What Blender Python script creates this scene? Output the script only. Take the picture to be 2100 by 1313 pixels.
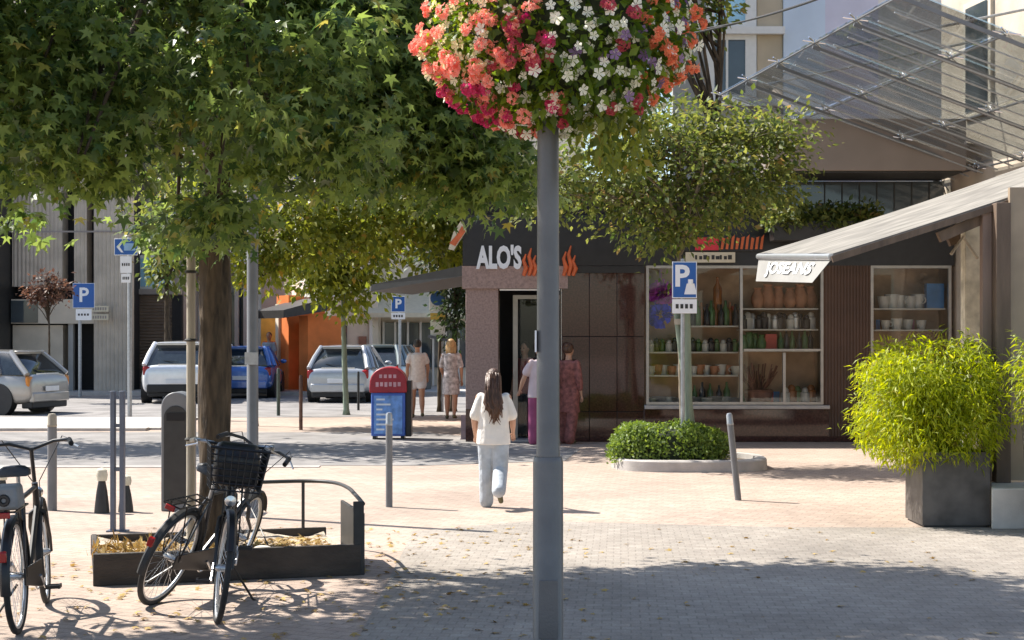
import bpy, bmesh, math, random
import numpy as np
from mathutils import Vector, Matrix
R = math.radians
rng = np.random.default_rng(7)
random.seed(7)
for o in list(bpy.data.objects): bpy.data.objects.remove(o)
SC = bpy.context.scene
COL = SC.collection

# ------------------------------------------------------------------ camera, sky, sun, exposure
F, CX, HY, EYE = 3200.0, 1050.0, 685.0, 1.8      # focal length and horizon in photo pixels, eye height in metres
cam = bpy.data.cameras.new('camera'); camo = bpy.data.objects.new('camera', cam); COL.objects.link(camo)
camo.location = (0, 0, EYE); camo.rotation_euler = (R(90), 0, 0)
cam.sensor_width = 36; cam.lens = 36 * F / 2100; cam.shift_y = (HY - 656.5) / 2100
cam.clip_start = 0.1; cam.clip_end = 600
SC.camera = camo
SUN_EL = R(51); SUN_H = Vector((-0.90, 0.44, 0)).normalized()
SUN_DIR = Vector((SUN_H.x * math.cos(SUN_EL), SUN_H.y * math.cos(SUN_EL), math.sin(SUN_EL)))
W = bpy.data.worlds.new('World'); SC.world = W; W.use_nodes = True
nt = W.node_tree; bg = nt.nodes['Background']
sky = nt.nodes.new('ShaderNodeTexSky'); sky.sky_type = 'NISHITA'; sky.sun_disc = False
sky.sun_elevation = SUN_EL; sky.sun_rotation = math.atan2(SUN_H.x, SUN_H.y)
nt.links.new(sky.outputs[0], bg.inputs[0]); bg.inputs[1].default_value = 0.112
sl = bpy.data.lights.new('sun', 'SUN'); so = bpy.data.objects.new('sun', sl); COL.objects.link(so)
sl.energy = 5.0; sl.angle = R(0.5); sl.color = (1.0, 0.945, 0.86)
so.location = (-30, 20, 40); so.rotation_euler = SUN_DIR.to_track_quat('Z', 'Y').to_euler()
SC.view_settings.view_transform = 'Standard'; SC.view_settings.look = 'None'
SC.view_settings.exposure = 0.95; SC.view_settings.gamma = 1.0
SC.cycles.max_bounces = 8; SC.cycles.transparent_max_bounces = 16; SC.cycles.caustics_reflective = False
SC.cycles.caustics_refractive = False

# ------------------------------------------------------------------ helpers
def P(px, py, Y): return Vector(((px - CX) * Y / F, Y, EYE - (py - HY) * Y / F))
def G(px, py, z=0.0):
    Y = F * (EYE - z) / (py - HY); return Vector(((px - CX) * Y / F, Y, z))
def tag(o, label=None, cat=None, group=None, kind=None):
    if label: o['label'] = label
    if cat: o['category'] = cat
    if group: o['group'] = group
    if kind: o['kind'] = kind
    return o
def thing(name, label, cat, loc=(0, 0, 0), rz=0, group=None):
    o = bpy.data.objects.new(name, None); COL.objects.link(o); o.empty_display_size = 0.2
    o.location = loc; o.rotation_euler = (0, 0, rz); tag(o, label, cat, group); return o
def top(o):
    while o.parent: o = o.parent
    return o
def children(o): return [c for c in bpy.data.objects if c.parent == o]
def copy_tree(o, parent=None):
    c = o.copy(); COL.objects.link(c); c.parent = parent
    for ch in children(o): copy_tree(ch, c)
    return c

class MB:
    def __init__(s): s.v = []; s.f = []
    def add(s, vs, fs):
        n = len(s.v); s.v += [tuple(map(float, v)) for v in vs]; s.f += [tuple(i + n for i in f) for f in fs]; return s
    def box(s, x0, x1, y0, y1, z0, z1):
        return s.add([(x0,y0,z0),(x1,y0,z0),(x1,y1,z0),(x0,y1,z0),(x0,y0,z1),(x1,y0,z1),(x1,y1,z1),(x0,y1,z1)],
                     [(0,3,2,1),(4,5,6,7),(0,1,5,4),(1,2,6,5),(2,3,7,6),(3,0,4,7)])
    def obox(s, c, ax, ay, az):           # centre and three half-axis vectors
        c, ax, ay, az = map(Vector, (c, ax, ay, az))
        vs = [c + i*ax + j*ay + k*az for k in (-1, 1) for (i, j) in ((-1,-1),(1,-1),(1,1),(-1,1))]
        return s.add(vs, [(0,3,2,1),(4,5,6,7),(0,1,5,4),(1,2,6,5),(2,3,7,6),(3,0,4,7)])
    def bar(s, a, b, w, h=None, up=(0, 0, 1)):
        a, b = Vector(a), Vector(b); d = (b - a); h = h or w
        u = Vector(up)
        if abs(d.normalized().dot(u)) > .98: u = Vector((0, 1, 0))
        x = d.cross(u).normalized(); y = x.cross(d).normalized()
        return s.obox((a + b) / 2, x * w / 2, d / 2, y * h / 2)
    def tube(s, pts, r, seg=8, cap=True, flat=1.0, side=None):
        pts = [Vector(p) for p in pts]; n = len(pts)
        rr = r if hasattr(r, '__len__') else [r] * n
        prev = None; base = len(s.v); vs = []; fs = []
        for i, p in enumerate(pts):
            d = (pts[min(i+1, n-1)] - pts[max(i-1, 0)]).normalized()
            if prev is None:
                a = Vector(side) if side is not None else (Vector((0,0,1)) if abs(d.z) < .9 else Vector((1,0,0)))
                x = (a - d * a.dot(d)).normalized()
            else:
                x = (prev - d * prev.dot(d)).normalized()
            prev = x; y = d.cross(x)
            for k in range(seg):
                t = 2*math.pi*k/seg
                vs.append(p + x * rr[i] * math.cos(t) + y * rr[i] * flat * math.sin(t))
        for i in range(n-1):
            for k in range(seg):
                a = i*seg+k; b = i*seg+(k+1) % seg
                fs.append((a, b, b+seg, a+seg))
        if cap:
            fs.append(tuple(reversed(range(seg)))); fs.append(tuple(range((n-1)*seg, n*seg)))
        return s.add(vs, fs)
    def ring(s, c, axis, R0, r, n=28, seg=6, a0=0, a1=2*math.pi, u=None):
        c = Vector(c); w = Vector(axis).normalized()
        u = Vector(u).normalized() if u is not None else w.orthogonal().normalized(); v = w.cross(u)
        full = abs(a1 - a0 - 2*math.pi) < 1e-6
        m = n if full else n + 1; vs = []; fs = []
        for i in range(m):
            t = a0 + (a1-a0)*i/n; d = u*math.cos(t) + v*math.sin(t)
            for k in range(seg):
                p = 2*math.pi*k/seg; vs.append(c + d*(R0 + r*math.cos(p)) + w*r*math.sin(p))
        for i in range(n):
            j = (i+1) % m
            for k in range(seg):
                l = (k+1) % seg; fs.append((i*seg+k, j*seg+k, j*seg+l, i*seg+l))
        return s.add(vs, fs)
    def lathe(s, prof, c=(0, 0, 0), seg=16, sx=1, sy=1, axis=None):
        vs = []; fs = []; c = Vector(c); n = len(prof)
        q = Vector((0,0,1)).rotation_difference(Vector(axis).normalized()) if axis is not None else None
        for (r, z) in prof:
            for k in range(seg):
                t = 2*math.pi*k/seg; p = Vector((r*sx*math.cos(t), r*sy*math.sin(t), z))
                vs.append(c + (q @ p if q else p))
        for i in range(n-1):
            for k in range(seg):
                l = (k+1) % seg; fs.append((i*seg+k, i*seg+l, (i+1)*seg+l, (i+1)*seg+k))
        fs.append(tuple(reversed(range(seg)))); fs.append(tuple(range((n-1)*seg, n*seg)))
        return s.add(vs, fs)
    def ell(s, c, r, seg=14, rings=8):
        prof = [(max(.02, math.sin(math.pi*i/rings)), -math.cos(math.pi*i/rings)) for i in range(rings+1)]
        m = MB().lathe(prof, seg=seg)
        return s.add([(c[0]+v[0]*r[0], c[1]+v[1]*r[1], c[2]+v[2]*r[2]) for v in m.v], m.f)
    def prism(s, poly, z0, z1):           # plan polygon extruded in z
        n = len(poly); vs = [(x, y, z0) for x, y in poly] + [(x, y, z1) for x, y in poly]
        fs = [tuple(reversed(range(n))), tuple(range(n, 2*n))] + [(i, (i+1) % n, n+(i+1) % n, n+i) for i in range(n)]
        return s.add(vs, fs)
    def extr(s, poly3, d):                # any planar polygon extruded along d
        d = Vector(d); n = len(poly3); a = [Vector(p) for p in poly3]
        fs = [tuple(reversed(range(n))), tuple(range(n, 2*n))] + [(i, (i+1) % n, n+(i+1) % n, n+i) for i in range(n)]
        return s.add(a + [p + d for p in a], fs)
    def merge(s, o, M=None):
        return s.add([(M @ Vector(v)) if M else v for v in o.v], o.f)

def mkmesh(name, v, f):
    me = bpy.data.meshes.new(name); me.from_pydata(v, [], f); me.validate(); me.update(); return me
def finish(me, mats, smooth, fix=True):
    for m in (mats if isinstance(mats, (list, tuple)) else [mats]): me.materials.append(m)
    if fix:
        bm = bmesh.new(); bm.from_mesh(me); bmesh.ops.recalc_face_normals(bm, faces=bm.faces); bm.to_mesh(me); bm.free()
    if smooth: me.shade_smooth() if smooth == 'all' else me.set_sharp_from_angle(angle=R(smooth))
    return me
def link(name, me, parent=None):
    o = bpy.data.objects.new(name, me); COL.objects.link(o)
    if parent is not None: o.parent = parent
    return o
def part(mb, name, m, parent, smooth=40, bevel=0, fix=True, label=None):
    """a mesh under its thing; verts are given in the frame of the thing's unrotated world place"""
    t = top(parent).location
    me = mkmesh(name, [(x-t[0], y-t[1], z-t[2]) for x, y, z in mb.v], mb.f); finish(me, m, smooth, fix)
    o = link(name, me, parent)
    if bevel: bev(o, bevel)
    if label: o['label'] = label
    return o
def bev(o, w, seg=2):
    b = o.modifiers.new('bevel', 'BEVEL'); b.width = w; b.segments = seg; b.limit_method = 'ANGLE'; b.angle_limit = R(40)
def solo(mb, name, m, label, cat, loc=None, group=None, smooth=40, bevel=0, kind=None, fix=True):
    loc = Vector(loc) if loc is not None else Vector((0, 0, 0))
    me = mkmesh(name, [(x-loc[0], y-loc[1], z-loc[2]) for x, y, z in mb.v], mb.f); finish(me, m, smooth, fix)
    o = link(name, me); o.location = loc; tag(o, label, cat, group, kind)
    if bevel: bev(o, bevel)
    return o

def text_mb(txt, size, origin, ux, uy, depth=0.01, bold=0.0, align='CENTER', sx=1.0):
    cu = bpy.data.curves.new('text', 'FONT'); cu.body = txt; cu.size = size; cu.align_x = align; cu.align_y = 'CENTER'
    cu.extrude = depth / 2; cu.offset = bold; cu.resolution_u = 3
    o = bpy.data.objects.new('text', cu); COL.objects.link(o)
    dg = bpy.context.evaluated_depsgraph_get(); me = bpy.data.meshes.new_from_object(o.evaluated_get(dg))
    ux, uy = Vector(ux).normalized(), Vector(uy).normalized(); uz = ux.cross(uy); og = Vector(origin)
    mb = MB(); mb.add([og + ux*v.co.x*sx + uy*v.co.y + uz*v.co.z for v in me.vertices], [tuple(p.vertices) for p in me.polygons])
    bpy.data.objects.remove(o); bpy.data.curves.remove(cu); bpy.data.meshes.remove(me)
    return mb

# ------------------------------------------------------------------ materials
def nodes(name):
    m = bpy.data.materials.new(name); m.use_nodes = True; t = m.node_tree
    return m, t, t.nodes['Principled BSDF'], t.nodes['Material Output']
def mat(name, c, rough=.6, metal=0, var=.15, scale=8, bump=.0, bscale=60, spec=.5, stretch=None, coat=0, alpha=None):
    m, t, b, out = nodes(name); N, L = t.nodes, t.links
    tc = N.new('ShaderNodeTexCoord'); mp = N.new('ShaderNodeMapping')
    if stretch: mp.inputs['Scale'].default_value = stretch
    L.new(tc.outputs['Object'], mp.inputs[0])
    nz = N.new('ShaderNodeTexNoise'); nz.inputs['Scale'].default_value = scale; nz.inputs['Detail'].default_value = 6
    L.new(mp.outputs[0], nz.inputs[0])
    rp = N.new('ShaderNodeValToRGB'); c = tuple(c)
    rp.color_ramp.elements[0].position = .3; rp.color_ramp.elements[1].position = .7
    rp.color_ramp.elements[0].color = tuple(max(0, x*(1-var)) for x in c) + (1,)
    rp.color_ramp.elements[1].color = tuple(min(1, x*(1+var)) for x in c) + (1,)
    L.new(nz.outputs[0], rp.inputs[0]); L.new(rp.outputs[0], b.inputs['Base Color'])
    b.inputs['Roughness'].default_value = rough; b.inputs['Metallic'].default_value = metal
    b.inputs['Specular IOR Level'].default_value = spec; b.inputs['Coat Weight'].default_value = coat
    if bump:
        n2 = N.new('ShaderNodeTexNoise'); n2.inputs['Scale'].default_value = bscale; n2.inputs['Detail'].default_value = 4
        L.new(mp.outputs[0], n2.inputs[0]); bp = N.new('ShaderNodeBump'); bp.inputs['Strength'].default_value = bump
        bp.inputs['Distance'].default_value = .02
        L.new(n2.outputs[0], bp.inputs['Height']); L.new(bp.outputs[0], b.inputs['Normal'])
    return m
def leafmat(name, dark, light, trans=.45, rough=.45, accent=None):
    m, t, b, out = nodes(name); N, L = t.nodes, t.links
    g = N.new('ShaderNodeNewGeometry'); rp = N.new('ShaderNodeValToRGB')
    e = rp.color_ramp.elements; e[0].color = tuple(dark)+(1,); e[1].color = tuple(light)+(1,)
    if accent:
        e[1].position = .965; x = e.new(.985); x.color = tuple(accent)+(1,)
    L.new(g.outputs['Random Per Island'], rp.inputs[0])
    b.inputs['Roughness'].default_value = rough; b.inputs['Specular IOR Level'].default_value = .4
    L.new(rp.outputs[0], b.inputs['Base Color'])
    tr = N.new('ShaderNodeBsdfTranslucent'); hs = N.new('ShaderNodeHueSaturation')
    hs.inputs['Hue'].default_value = .485; hs.inputs['Saturation'].default_value = 1.1; hs.inputs['Value'].default_value = 2.05
    L.new(rp.outputs[0], hs.inputs['Color']); L.new(hs.outputs[0], tr.inputs[0])
    mx = N.new('ShaderNodeMixShader'); mx.inputs[0].default_value = trans
    L.new(b.outputs[0], mx.inputs[1]); L.new(tr.outputs[0], mx.inputs[2]); L.new(mx.outputs[0], out.inputs[0])
    return m
def glassmat(name, tint=(.9, .93, .95), refl=.0, rough=.02, ior=1.5):
    m, t, b, out = nodes(name); N, L = t.nodes, t.links; N.remove(b)
    tr = N.new('ShaderNodeBsdfTransparent'); tr.inputs[0].default_value = tuple(tint)+(1,)
    gl = N.new('ShaderNodeBsdfGlossy'); gl.inputs['Roughness'].default_value = rough
    fr = N.new('ShaderNodeFresnel'); fr.inputs[0].default_value = ior
    ad = N.new('ShaderNodeMath'); ad.operation = 'ADD'; ad.use_clamp = True; ad.inputs[1].default_value = refl
    L.new(fr.outputs[0], ad.inputs[0])
    mx = N.new('ShaderNodeMixShader'); L.new(ad.outputs[0], mx.inputs[0]); L.new(tr.outputs[0], mx.inputs[1]); L.new(gl.outputs[0], mx.inputs[2])
    L.new(mx.outputs[0], out.inputs[0]); return m
def paving(name, c1, c2, mortar, bw, bh, rot=0, rough=.85, blotch=.25, grain=90):
    m, t, b, out = nodes(name); N, L = t.nodes, t.links
    tc = N.new('ShaderNodeTexCoord'); mp = N.new('ShaderNodeMapping'); mp.inputs['Rotation'].default_value = (0, 0, rot)
    L.new(tc.outputs['Object'], mp.inputs[0])
    br = N.new('ShaderNodeTexBrick'); br.inputs['Scale'].default_value = 1; br.inputs['Brick Width'].default_value = bw
    br.inputs['Row Height'].default_value = bh; br.inputs['Mortar Size'].default_value = .006; br.inputs['Mortar Smooth'].default_value = .3
    br.inputs['Color1'].default_value = tuple(c1)+(1,); br.inputs['Color2'].default_value = tuple(c2)+(1,); br.inputs['Mortar'].default_value = tuple(mortar)+(1,)
    L.new(mp.outputs[0], br.inputs[0])
    cur = br.outputs['Color']
    for sc, lo, det in ((.5, 1-blotch, 5), (7, .86, 6), (grain, .8, 2)):
        nz = N.new('ShaderNodeTexNoise'); nz.inputs['Scale'].default_value = sc; nz.inputs['Detail'].default_value = det; L.new(tc.outputs['Object'], nz.inputs[0])
        mr = N.new('ShaderNodeMapRange'); mr.inputs[1].default_value = .3; mr.inputs[2].default_value = .7; mr.inputs[3].default_value = lo; mr.inputs[4].default_value = 1.08
        L.new(nz.outputs[0], mr.inputs[0])
        mu = N.new('ShaderNodeMix'); mu.data_type = 'RGBA'; mu.blend_type = 'MULTIPLY'; mu.inputs[0].default_value = 1
        L.new(cur, mu.inputs[6]); L.new(mr.outputs[0], mu.inputs[7]); cur = mu.outputs[2]
    L.new(cur, b.inputs['Base Color']); b.inputs['Roughness'].default_value = rough; b.inputs['Specular IOR Level'].default_value = .3
    bp = N.new('ShaderNodeBump'); bp.inputs['Strength'].default_value = .4; bp.inputs['Distance'].default_value = .01
    L.new(br.outputs['Fac'], bp.inputs['Height']); bp.invert = True; L.new(bp.outputs[0], b.inputs['Normal'])
    return m
def ribbed(name, c, freq, rough=.8, depth=.35, axis='X'):
    m, t, b, out = nodes(name); N, L = t.nodes, t.links
    tc = N.new('ShaderNodeTexCoord'); wv = N.new('ShaderNodeTexWave'); wv.bands_direction = axis; wv.inputs['Scale'].default_value = freq
    wv.inputs['Distortion'].default_value = .15; L.new(tc.outputs['Object'], wv.inputs[0])
    nz = N.new('ShaderNodeTexNoise'); nz.inputs['Scale'].default_value = 2; nz.inputs['Detail'].default_value = 6; L.new(tc.outputs['Object'], nz.inputs[0])
    rp = N.new('ShaderNodeValToRGB'); rp.color_ramp.elements[0].position = .3; rp.color_ramp.elements[1].position = .7
    rp.color_ramp.elements[0].color = tuple(x*.8 for x in c)+(1,); rp.color_ramp.elements[1].color = tuple(x*1.12 for x in c)+(1,)
    L.new(nz.outputs[0], rp.inputs[0]); L.new(rp.outputs[0], b.inputs['Base Color']); b.inputs['Roughness'].default_value = rough
    bp = N.new('ShaderNodeBump'); bp.inputs['Strength'].default_value = depth; bp.inputs['Distance'].default_value = .05
    L.new(wv.outputs[0], bp.inputs['Height']); L.new(bp.outputs[0], b.inputs['Normal']); return m

M = {}
M['paving'] = paving('pink_paving', (.47,.365,.295), (.53,.42,.345), (.335,.27,.225), .2, .1, R(24))
M['paving2'] = paving('grey_sett_paving', (.37,.325,.28), (.42,.375,.325), (.31,.275,.235), .12, .1, R(4), blotch=.34)
M['asphalt_and_shade'] = mat('asphalt_and_shade', (.24,.225,.215), .85, var=.3, scale=1.4, bump=.3, bscale=200)
M['kerb'] = mat('kerb_stone', (.45,.42,.39), .8, var=.15, scale=5, bump=.2)
M['soil'] = mat('soil', (.10,.075,.05), .95, var=.5, scale=14, bump=.8, bscale=40)
M['bark'] = mat('bark', (.068,.047,.028), .9, var=.7, scale=20, bump=.9, bscale=30, stretch=(1,1,.22))
M['bark2'] = mat('pale_bark', (.20,.165,.12), .9, var=.4, scale=14, bump=.6, bscale=30, stretch=(1,1,.25))
M['stake'] = mat('weathered_stake', (.40,.36,.29), .8, var=.25, scale=10, stretch=(1,1,.15), bump=.3)
M['gstake'] = mat('green_stake', (.20,.25,.19), .8, var=.3, scale=10, stretch=(1,1,.15), bump=.3)
M['leaf'] = leafmat('sweetgum_leaf', (.030,.066,.020), (.19,.26,.070), .48, .33, accent=(.26,.24,.06))
M['leaf2'] = leafmat('light_leaf', (.07,.105,.018), (.22,.245,.04), .5, .5, accent=(.30,.22,.05))
M['leaf3'] = leafmat('small_tree_leaf', (.05,.088,.020), (.19,.21,.055), .46, .5, accent=(.26,.19,.07))
M['hedge'] = leafmat('hedge_leaf', (.07,.12,.02), (.20,.28,.05), .35, .5)
M['bamboo'] = leafmat('bamboo_leaf', (.16,.22,.012), (.40,.44,.03), .5, .45, accent=(.40,.36,.06))
M['ivy'] = leafmat('dark_ivy_leaf', (.018,.038,.015), (.06,.095,.03), .25, .45)
M['plum'] = leafmat('plum_leaf', (.05,.028,.022), (.15,.085,.05), .35, .55)
M['litter'] = leafmat('dry_leaf', (.20,.12,.04), (.50,.36,.12), .15, .8)
M['basket_leaf'] = leafmat('basket_leaf', (.04,.085,.012), (.17,.25,.03), .45, .45)
M['steel'] = mat('grey_painted_steel', (.16,.165,.175), .45, metal=.0, var=.12, scale=6, bump=.05, bscale=120)
M['post'] = mat('lamp_post_paint', (.118,.118,.12), .36, var=.16, scale=5, bump=.12, bscale=90)
M['galv'] = mat('galvanised_steel', (.36,.38,.40), .42, metal=.55, var=.15, scale=20)
M['bluepost'] = mat('blue_grey_paint', (.10,.12,.17), .45, var=.15, scale=8)
M['dark'] = mat('dark_steel', (.028,.027,.026), .5, var=.25, scale=8)
M['darkwood'] = mat('dark_old_wood', (.045,.036,.028), .75, var=.4, scale=9, stretch=(.3,1,1), bump=.4)
M['concrete'] = mat('pale_concrete', (.66,.61,.54), .8, var=.1, scale=6, bump=.15)
M['black'] = mat('black_paint', (.012,.012,.013), .38, var=.2, scale=10)
M['rubber'] = mat('rubber', (.022,.022,.022), .75, var=.3, scale=30)
M['chrome'] = mat('chrome', (.65,.66,.68), .22, metal=1, var=.05)
M['alu'] = mat('aluminium', (.55,.56,.57), .35, metal=.8, var=.08)
M['saddle'] = mat('saddle_vinyl', (.02,.02,.025), .4, var=.2, bump=.2)
M['redlens'] = mat('red_reflector', (.36,.015,.015), .2, var=.1)
M['orangelens'] = mat('amber_reflector', (.6,.22,.03), .25, var=.1)
M['white'] = mat('white_paint', (.75,.75,.73), .5, var=.05)
M['signblue'] = mat('sign_blue', (.015,.10,.36), .35, var=.06)
M['signwhite'] = mat('sign_white', (.78,.80,.82), .4, var=.04)
M['signyellow'] = mat('sign_yellow', (.70,.48,.10), .4, var=.05)
M['signgrey'] = mat('sign_back', (.35,.36,.37), .5, var=.06)
M['granite'] = mat('polished_granite', (.058,.024,.019), .05, var=.5, scale=35, spec=.5)
M['granite2'] = mat('flamed_granite', (.32,.22,.19), .6, var=.25, scale=30, bump=.1)
M['slat'] = ribbed('brown_slat', (.085,.045,.028), 6, .6)
M['fascia'] = mat('dark_fascia', (.020,.019,.020), .4, var=.2)
M['flatroof'] = mat('taupe_fascia', (.27,.225,.195), .7, var=.07, scale=2)
M['shopframe'] = mat('window_frame', (.42,.40,.36), .4, metal=.4, var=.1)
M['pane'] = glassmat('shop_glass', (.96,.97,.97), .0, ior=1.4)
M['backwall'] = mat('shop_inside', (.46,.31,.20), .8, var=.3, scale=3)
M['shelf'] = mat('shelf_board', (.66,.62,.54), .5, var=.1)
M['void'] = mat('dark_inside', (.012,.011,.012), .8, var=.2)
M['cream'] = mat('cream_panel', (.62,.56,.42), .6, var=.08)
M['red'] = mat('red_letter', (.62,.03,.05), .45, var=.1)
M['orange'] = mat('orange_letter', (.60,.13,.04), .5, var=.2)
M['awning'] = mat('awning_cloth', (.21,.195,.17), .85, var=.35, scale=6, stretch=(.25,1,1), bump=.1, bscale=200)
M['valance'] = mat('valance_cloth', (.26,.255,.24), .85, var=.1, scale=3)
M['kwood'] = mat('kiosk_brown_wood', (.14,.095,.065), .7, var=.3, scale=10, stretch=(1,1,.15), bump=.3)
M['klight'] = mat('pale_post', (.58,.55,.44), .75, var=.3, scale=7, bump=.3)
M['kpink'] = mat('pink_board', (.26,.18,.14), .7, var=.2, scale=7, stretch=(1,1,.2))
M['kpanel'] = mat('tan_panel', (.33,.25,.17), .55, var=.15, scale=3)
M['planter'] = mat('planter_box', (.085,.075,.068), .5, var=.45, scale=5)
M['stonewall'] = mat('beige_stone', (.54,.46,.365), .85, var=.2, scale=1.6, bump=.25, bscale=18)
M['roofglass'] = glassmat('canopy_glass', (.84,.87,.87), .40, .025, 1.0)
M['blueface'] = mat('pale_blue_render', (.60,.70,.82), .85, var=.06, scale=1.5, bump=.1)
M['lilac'] = mat('lilac_render', (.64,.63,.74), .85, var=.06, scale=1.5, bump=.1)
M['sandface'] = mat('sand_render', (.52,.44,.32), .85, var=.1, scale=1.5)
M['winglass'] = mat('window_glass_dark', (.05,.065,.075), .06, var=.3, scale=1.2, spec=.8)
M['winglassblue'] = mat('window_glass_blue', (.35,.62,.78), .08, var=.2, scale=.8, spec=.8)
M['ribbeige'] = ribbed('ribbed_beige_concrete', (.56,.485,.40), 2.6, .85, .6)
M['smoothbeige'] = mat('smooth_beige', (.58,.51,.41), .85, var=.12, scale=2)
M['taupe'] = mat('taupe_render', (.30,.265,.245), .85, var=.12, scale=2)
M['shutter'] = ribbed('brown_shutter', (.15,.105,.075), 3.2, .7, .6, 'Z')
M['orangewall'] = mat('orange_render', (.78,.21,.05), .8, var=.15, scale=2)
M['orangedark'] = mat('orange_door', (.55,.12,.02), .6, var=.2, scale=3)
M['yellowwall'] = mat('yellow_banner', (.62,.38,.07), .8, var=.35, scale=1.6)
M['whitewall'] = mat('white_render', (.78,.75,.70), .85, var=.08, scale=2)
M['creamwall'] = mat('cream_render', (.70,.62,.50), .85, var=.1, scale=2)
M['greywall'] = mat('grey_render', (.34,.34,.33), .85, var=.12, scale=2)
M['brick'] = mat('red_brick', (.30,.15,.10), .85, var=.25, scale=6)
M['skin'] = mat('skin', (.50,.29,.20), .5, var=.08)
M['tanskin'] = mat('tanned_skin', (.42,.23,.15), .5, var=.08)
M['hairbrown'] = mat('brown_hair', (.085,.040,.022), .45, var=.5, scale=45, stretch=(1,1,.08), bump=.5, bscale=80)
M['hairdark'] = mat('dark_hair', (.015,.012,.010), .45, var=.4, scale=40, stretch=(1,1,.1))
M['hairblond'] = mat('blond_hair', (.42,.27,.12), .5, var=.3, scale=40, stretch=(1,1,.1))
M['tee'] = mat('white_cotton', (.78,.75,.70), .85, var=.05, scale=9, bump=.9, bscale=11)
M['jeans'] = mat('washed_denim', (.42,.46,.50), .85, var=.2, scale=9, bump=.9, bscale=12)
M['shoe'] = mat('olive_shoe', (.10,.09,.045), .7, var=.25)
M['eye'] = mat('eye_dark', (.02,.015,.012), .2)
def car_paint(name, c): return mat(name, c, .28, metal=.3, var=.04, coat=1.0)
M['carglass'] = mat('car_glass', (.02,.028,.034), .04, var=.2, spec=.9)
M['cartrim'] = mat('car_trim', (.02,.02,.021), .55, var=.2)

# ------------------------------------------------------------------ the ground
def sheet(name, poly, z, m):
    mb = MB(); mb.add([(x, y, z) for x, y in poly], [tuple(range(len(poly)))])
    o = solo(mb, name, m, None, None, kind='structure', smooth=0); return o
g = MB(); g.add([(-250,-60,0),(250,-60,0),(250,400,0),(-250,400,0)], [(0,1,2,3)])
solo(g, 'ground', M['paving'], None, None, kind='structure', smooth=0)
sheet('plaza_setts', [(-.95,-30),(40,-30),(40,13.9),(2.5,14.5),(.2,15.0),(-.9,14.2)], .004, M['paving2'])
sheet('road', [(-70,21.4),(-1.2,21.3),(.75,22.1),(1.05,24.2),(.2,26.2),(-.95,27.6),(-1.6,28.5),(-70,28.9)], .004, M['asphalt_and_shade'])  # darker sheet: part of the shade band over the paving sits in its colour
sheet('back_road', [(-70,33.2),(-4,33.6),(1,35.2),(14,40),(14,45.5),(-70,44.5)], .004, M['asphalt_and_shade'])
k = MB(); k.box(-30, -2.6, 21.0, 21.2, -.02, .012); k.box(-30, -6.8, 28.95, 29.25, -.02, .05)
solo(k, 'kerb', M['kerb'], None, None, kind='structure')
pv = MB(); pv.box(-30, -6.6, 29.25, 33.1, -.02, .04)
solo(pv, 'pavement', M['kerb'], None, None, kind='structure')
fp = MB(); fp.box(-40, 14, 45.6, 62, -.02, .10)
solo(fp, 'far_pavement', M['kerb'], None, None, kind='structure')
gt = MB(); gt.box(-1.0, 6, 14.38, 14.46, -.05, .006)

# ------------------------------------------------------------------ shop building (facade at Y = 26)
SY = 26.0; SP = F / SY
def sx(px): return (px - CX) / SP
def sz(py): return EYE - (py - HY) / SP
shop = thing('shop_building', 'low dark granite shop with big display windows and recessed doorway behind the lamp post', 'shop', (2.5, 26, 0))
w = MB()
xL, xD0, xD1, xG1, xW0, xW1, xB1, xV1 = sx(955), sx(1022), sx(1152), sx(1322), sx(1325), sx(1688), sx(1785), sx(1950)
part(MB().box(xL, xD0, SY, SY+.5, 0, sz(590)), 'corner_pier', M['granite2'], shop, bevel=.01)
part(MB().box(xL, xD0+.002, SY-.003, SY+.4, 0, .55), 'pier_base', M['granite'], shop)
gp = MB()
n = 3; ww = (xG1 - xD1) / n
for i in range(n):
    for (z0, z1) in ((.0,.50),(.51,1.75),(1.76,sz(560))):
        gp.box(xD1+i*ww+.004, xD1+(i+1)*ww-.004, SY, SY+.3, z0, z1)
part(gp, 'granite_cladding', M['granite'], shop, bevel=.004)
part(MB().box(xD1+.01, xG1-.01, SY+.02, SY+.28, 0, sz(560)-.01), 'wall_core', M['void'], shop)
# side wall along the lane, roof, upper wall
part(MB().box(xL+.002, xL+.3, SY+.5, 36, 0, 3.3), 'side_wall', M['granite2'], shop)
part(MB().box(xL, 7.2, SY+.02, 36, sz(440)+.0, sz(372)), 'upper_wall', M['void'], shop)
part(MB().box(xL-.05, xV1+.05, SY-.02, SY+.35, sz(545), sz(441)), 'fascia', M['fascia'], shop)
part(MB().box(xL-.06, xD1+.1, SY-.05, SY+.3, sz(592), sz(546)), 'door_lintel', M['granite2'], shop)
part(MB().box(xD1+.1, xG1, SY-.015, SY+.3, sz(560), sz(546)), 'panel_head', M['fascia'], shop)
# doorway
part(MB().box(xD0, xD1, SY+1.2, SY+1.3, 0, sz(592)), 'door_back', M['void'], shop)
part(MB().box(xD0, xD0+.02, SY+.3, SY+1.2, 0, sz(592)).box(xD1-.02, xD1, SY+.3, SY+1.2, 0, sz(592)), 'door_reveal', M['granite'], shop)
d = part(MB().box(sx(1052), sx(1062), SY+.5, SY+.58, 0, sz(604)).box(sx(1062), xD1-.02, SY+.5, SY+.58, sz(612), sz(604)).box(xD1-.1, xD1-.025, SY+.5, SY+.58, 0, sz(612)), 'door_frame', M['shopframe'], shop)
part(MB().box(sx(1062)+.003, xD1-.103, SY+.53, SY+.545, .02, sz(612)-.003), 'door_pane', M['pane'], d, fix=False)
part(MB().box(xD0, xD1, SY+.02, SY+1.2, -.01, .03), 'door_step', M['kerb'], shop)
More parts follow.
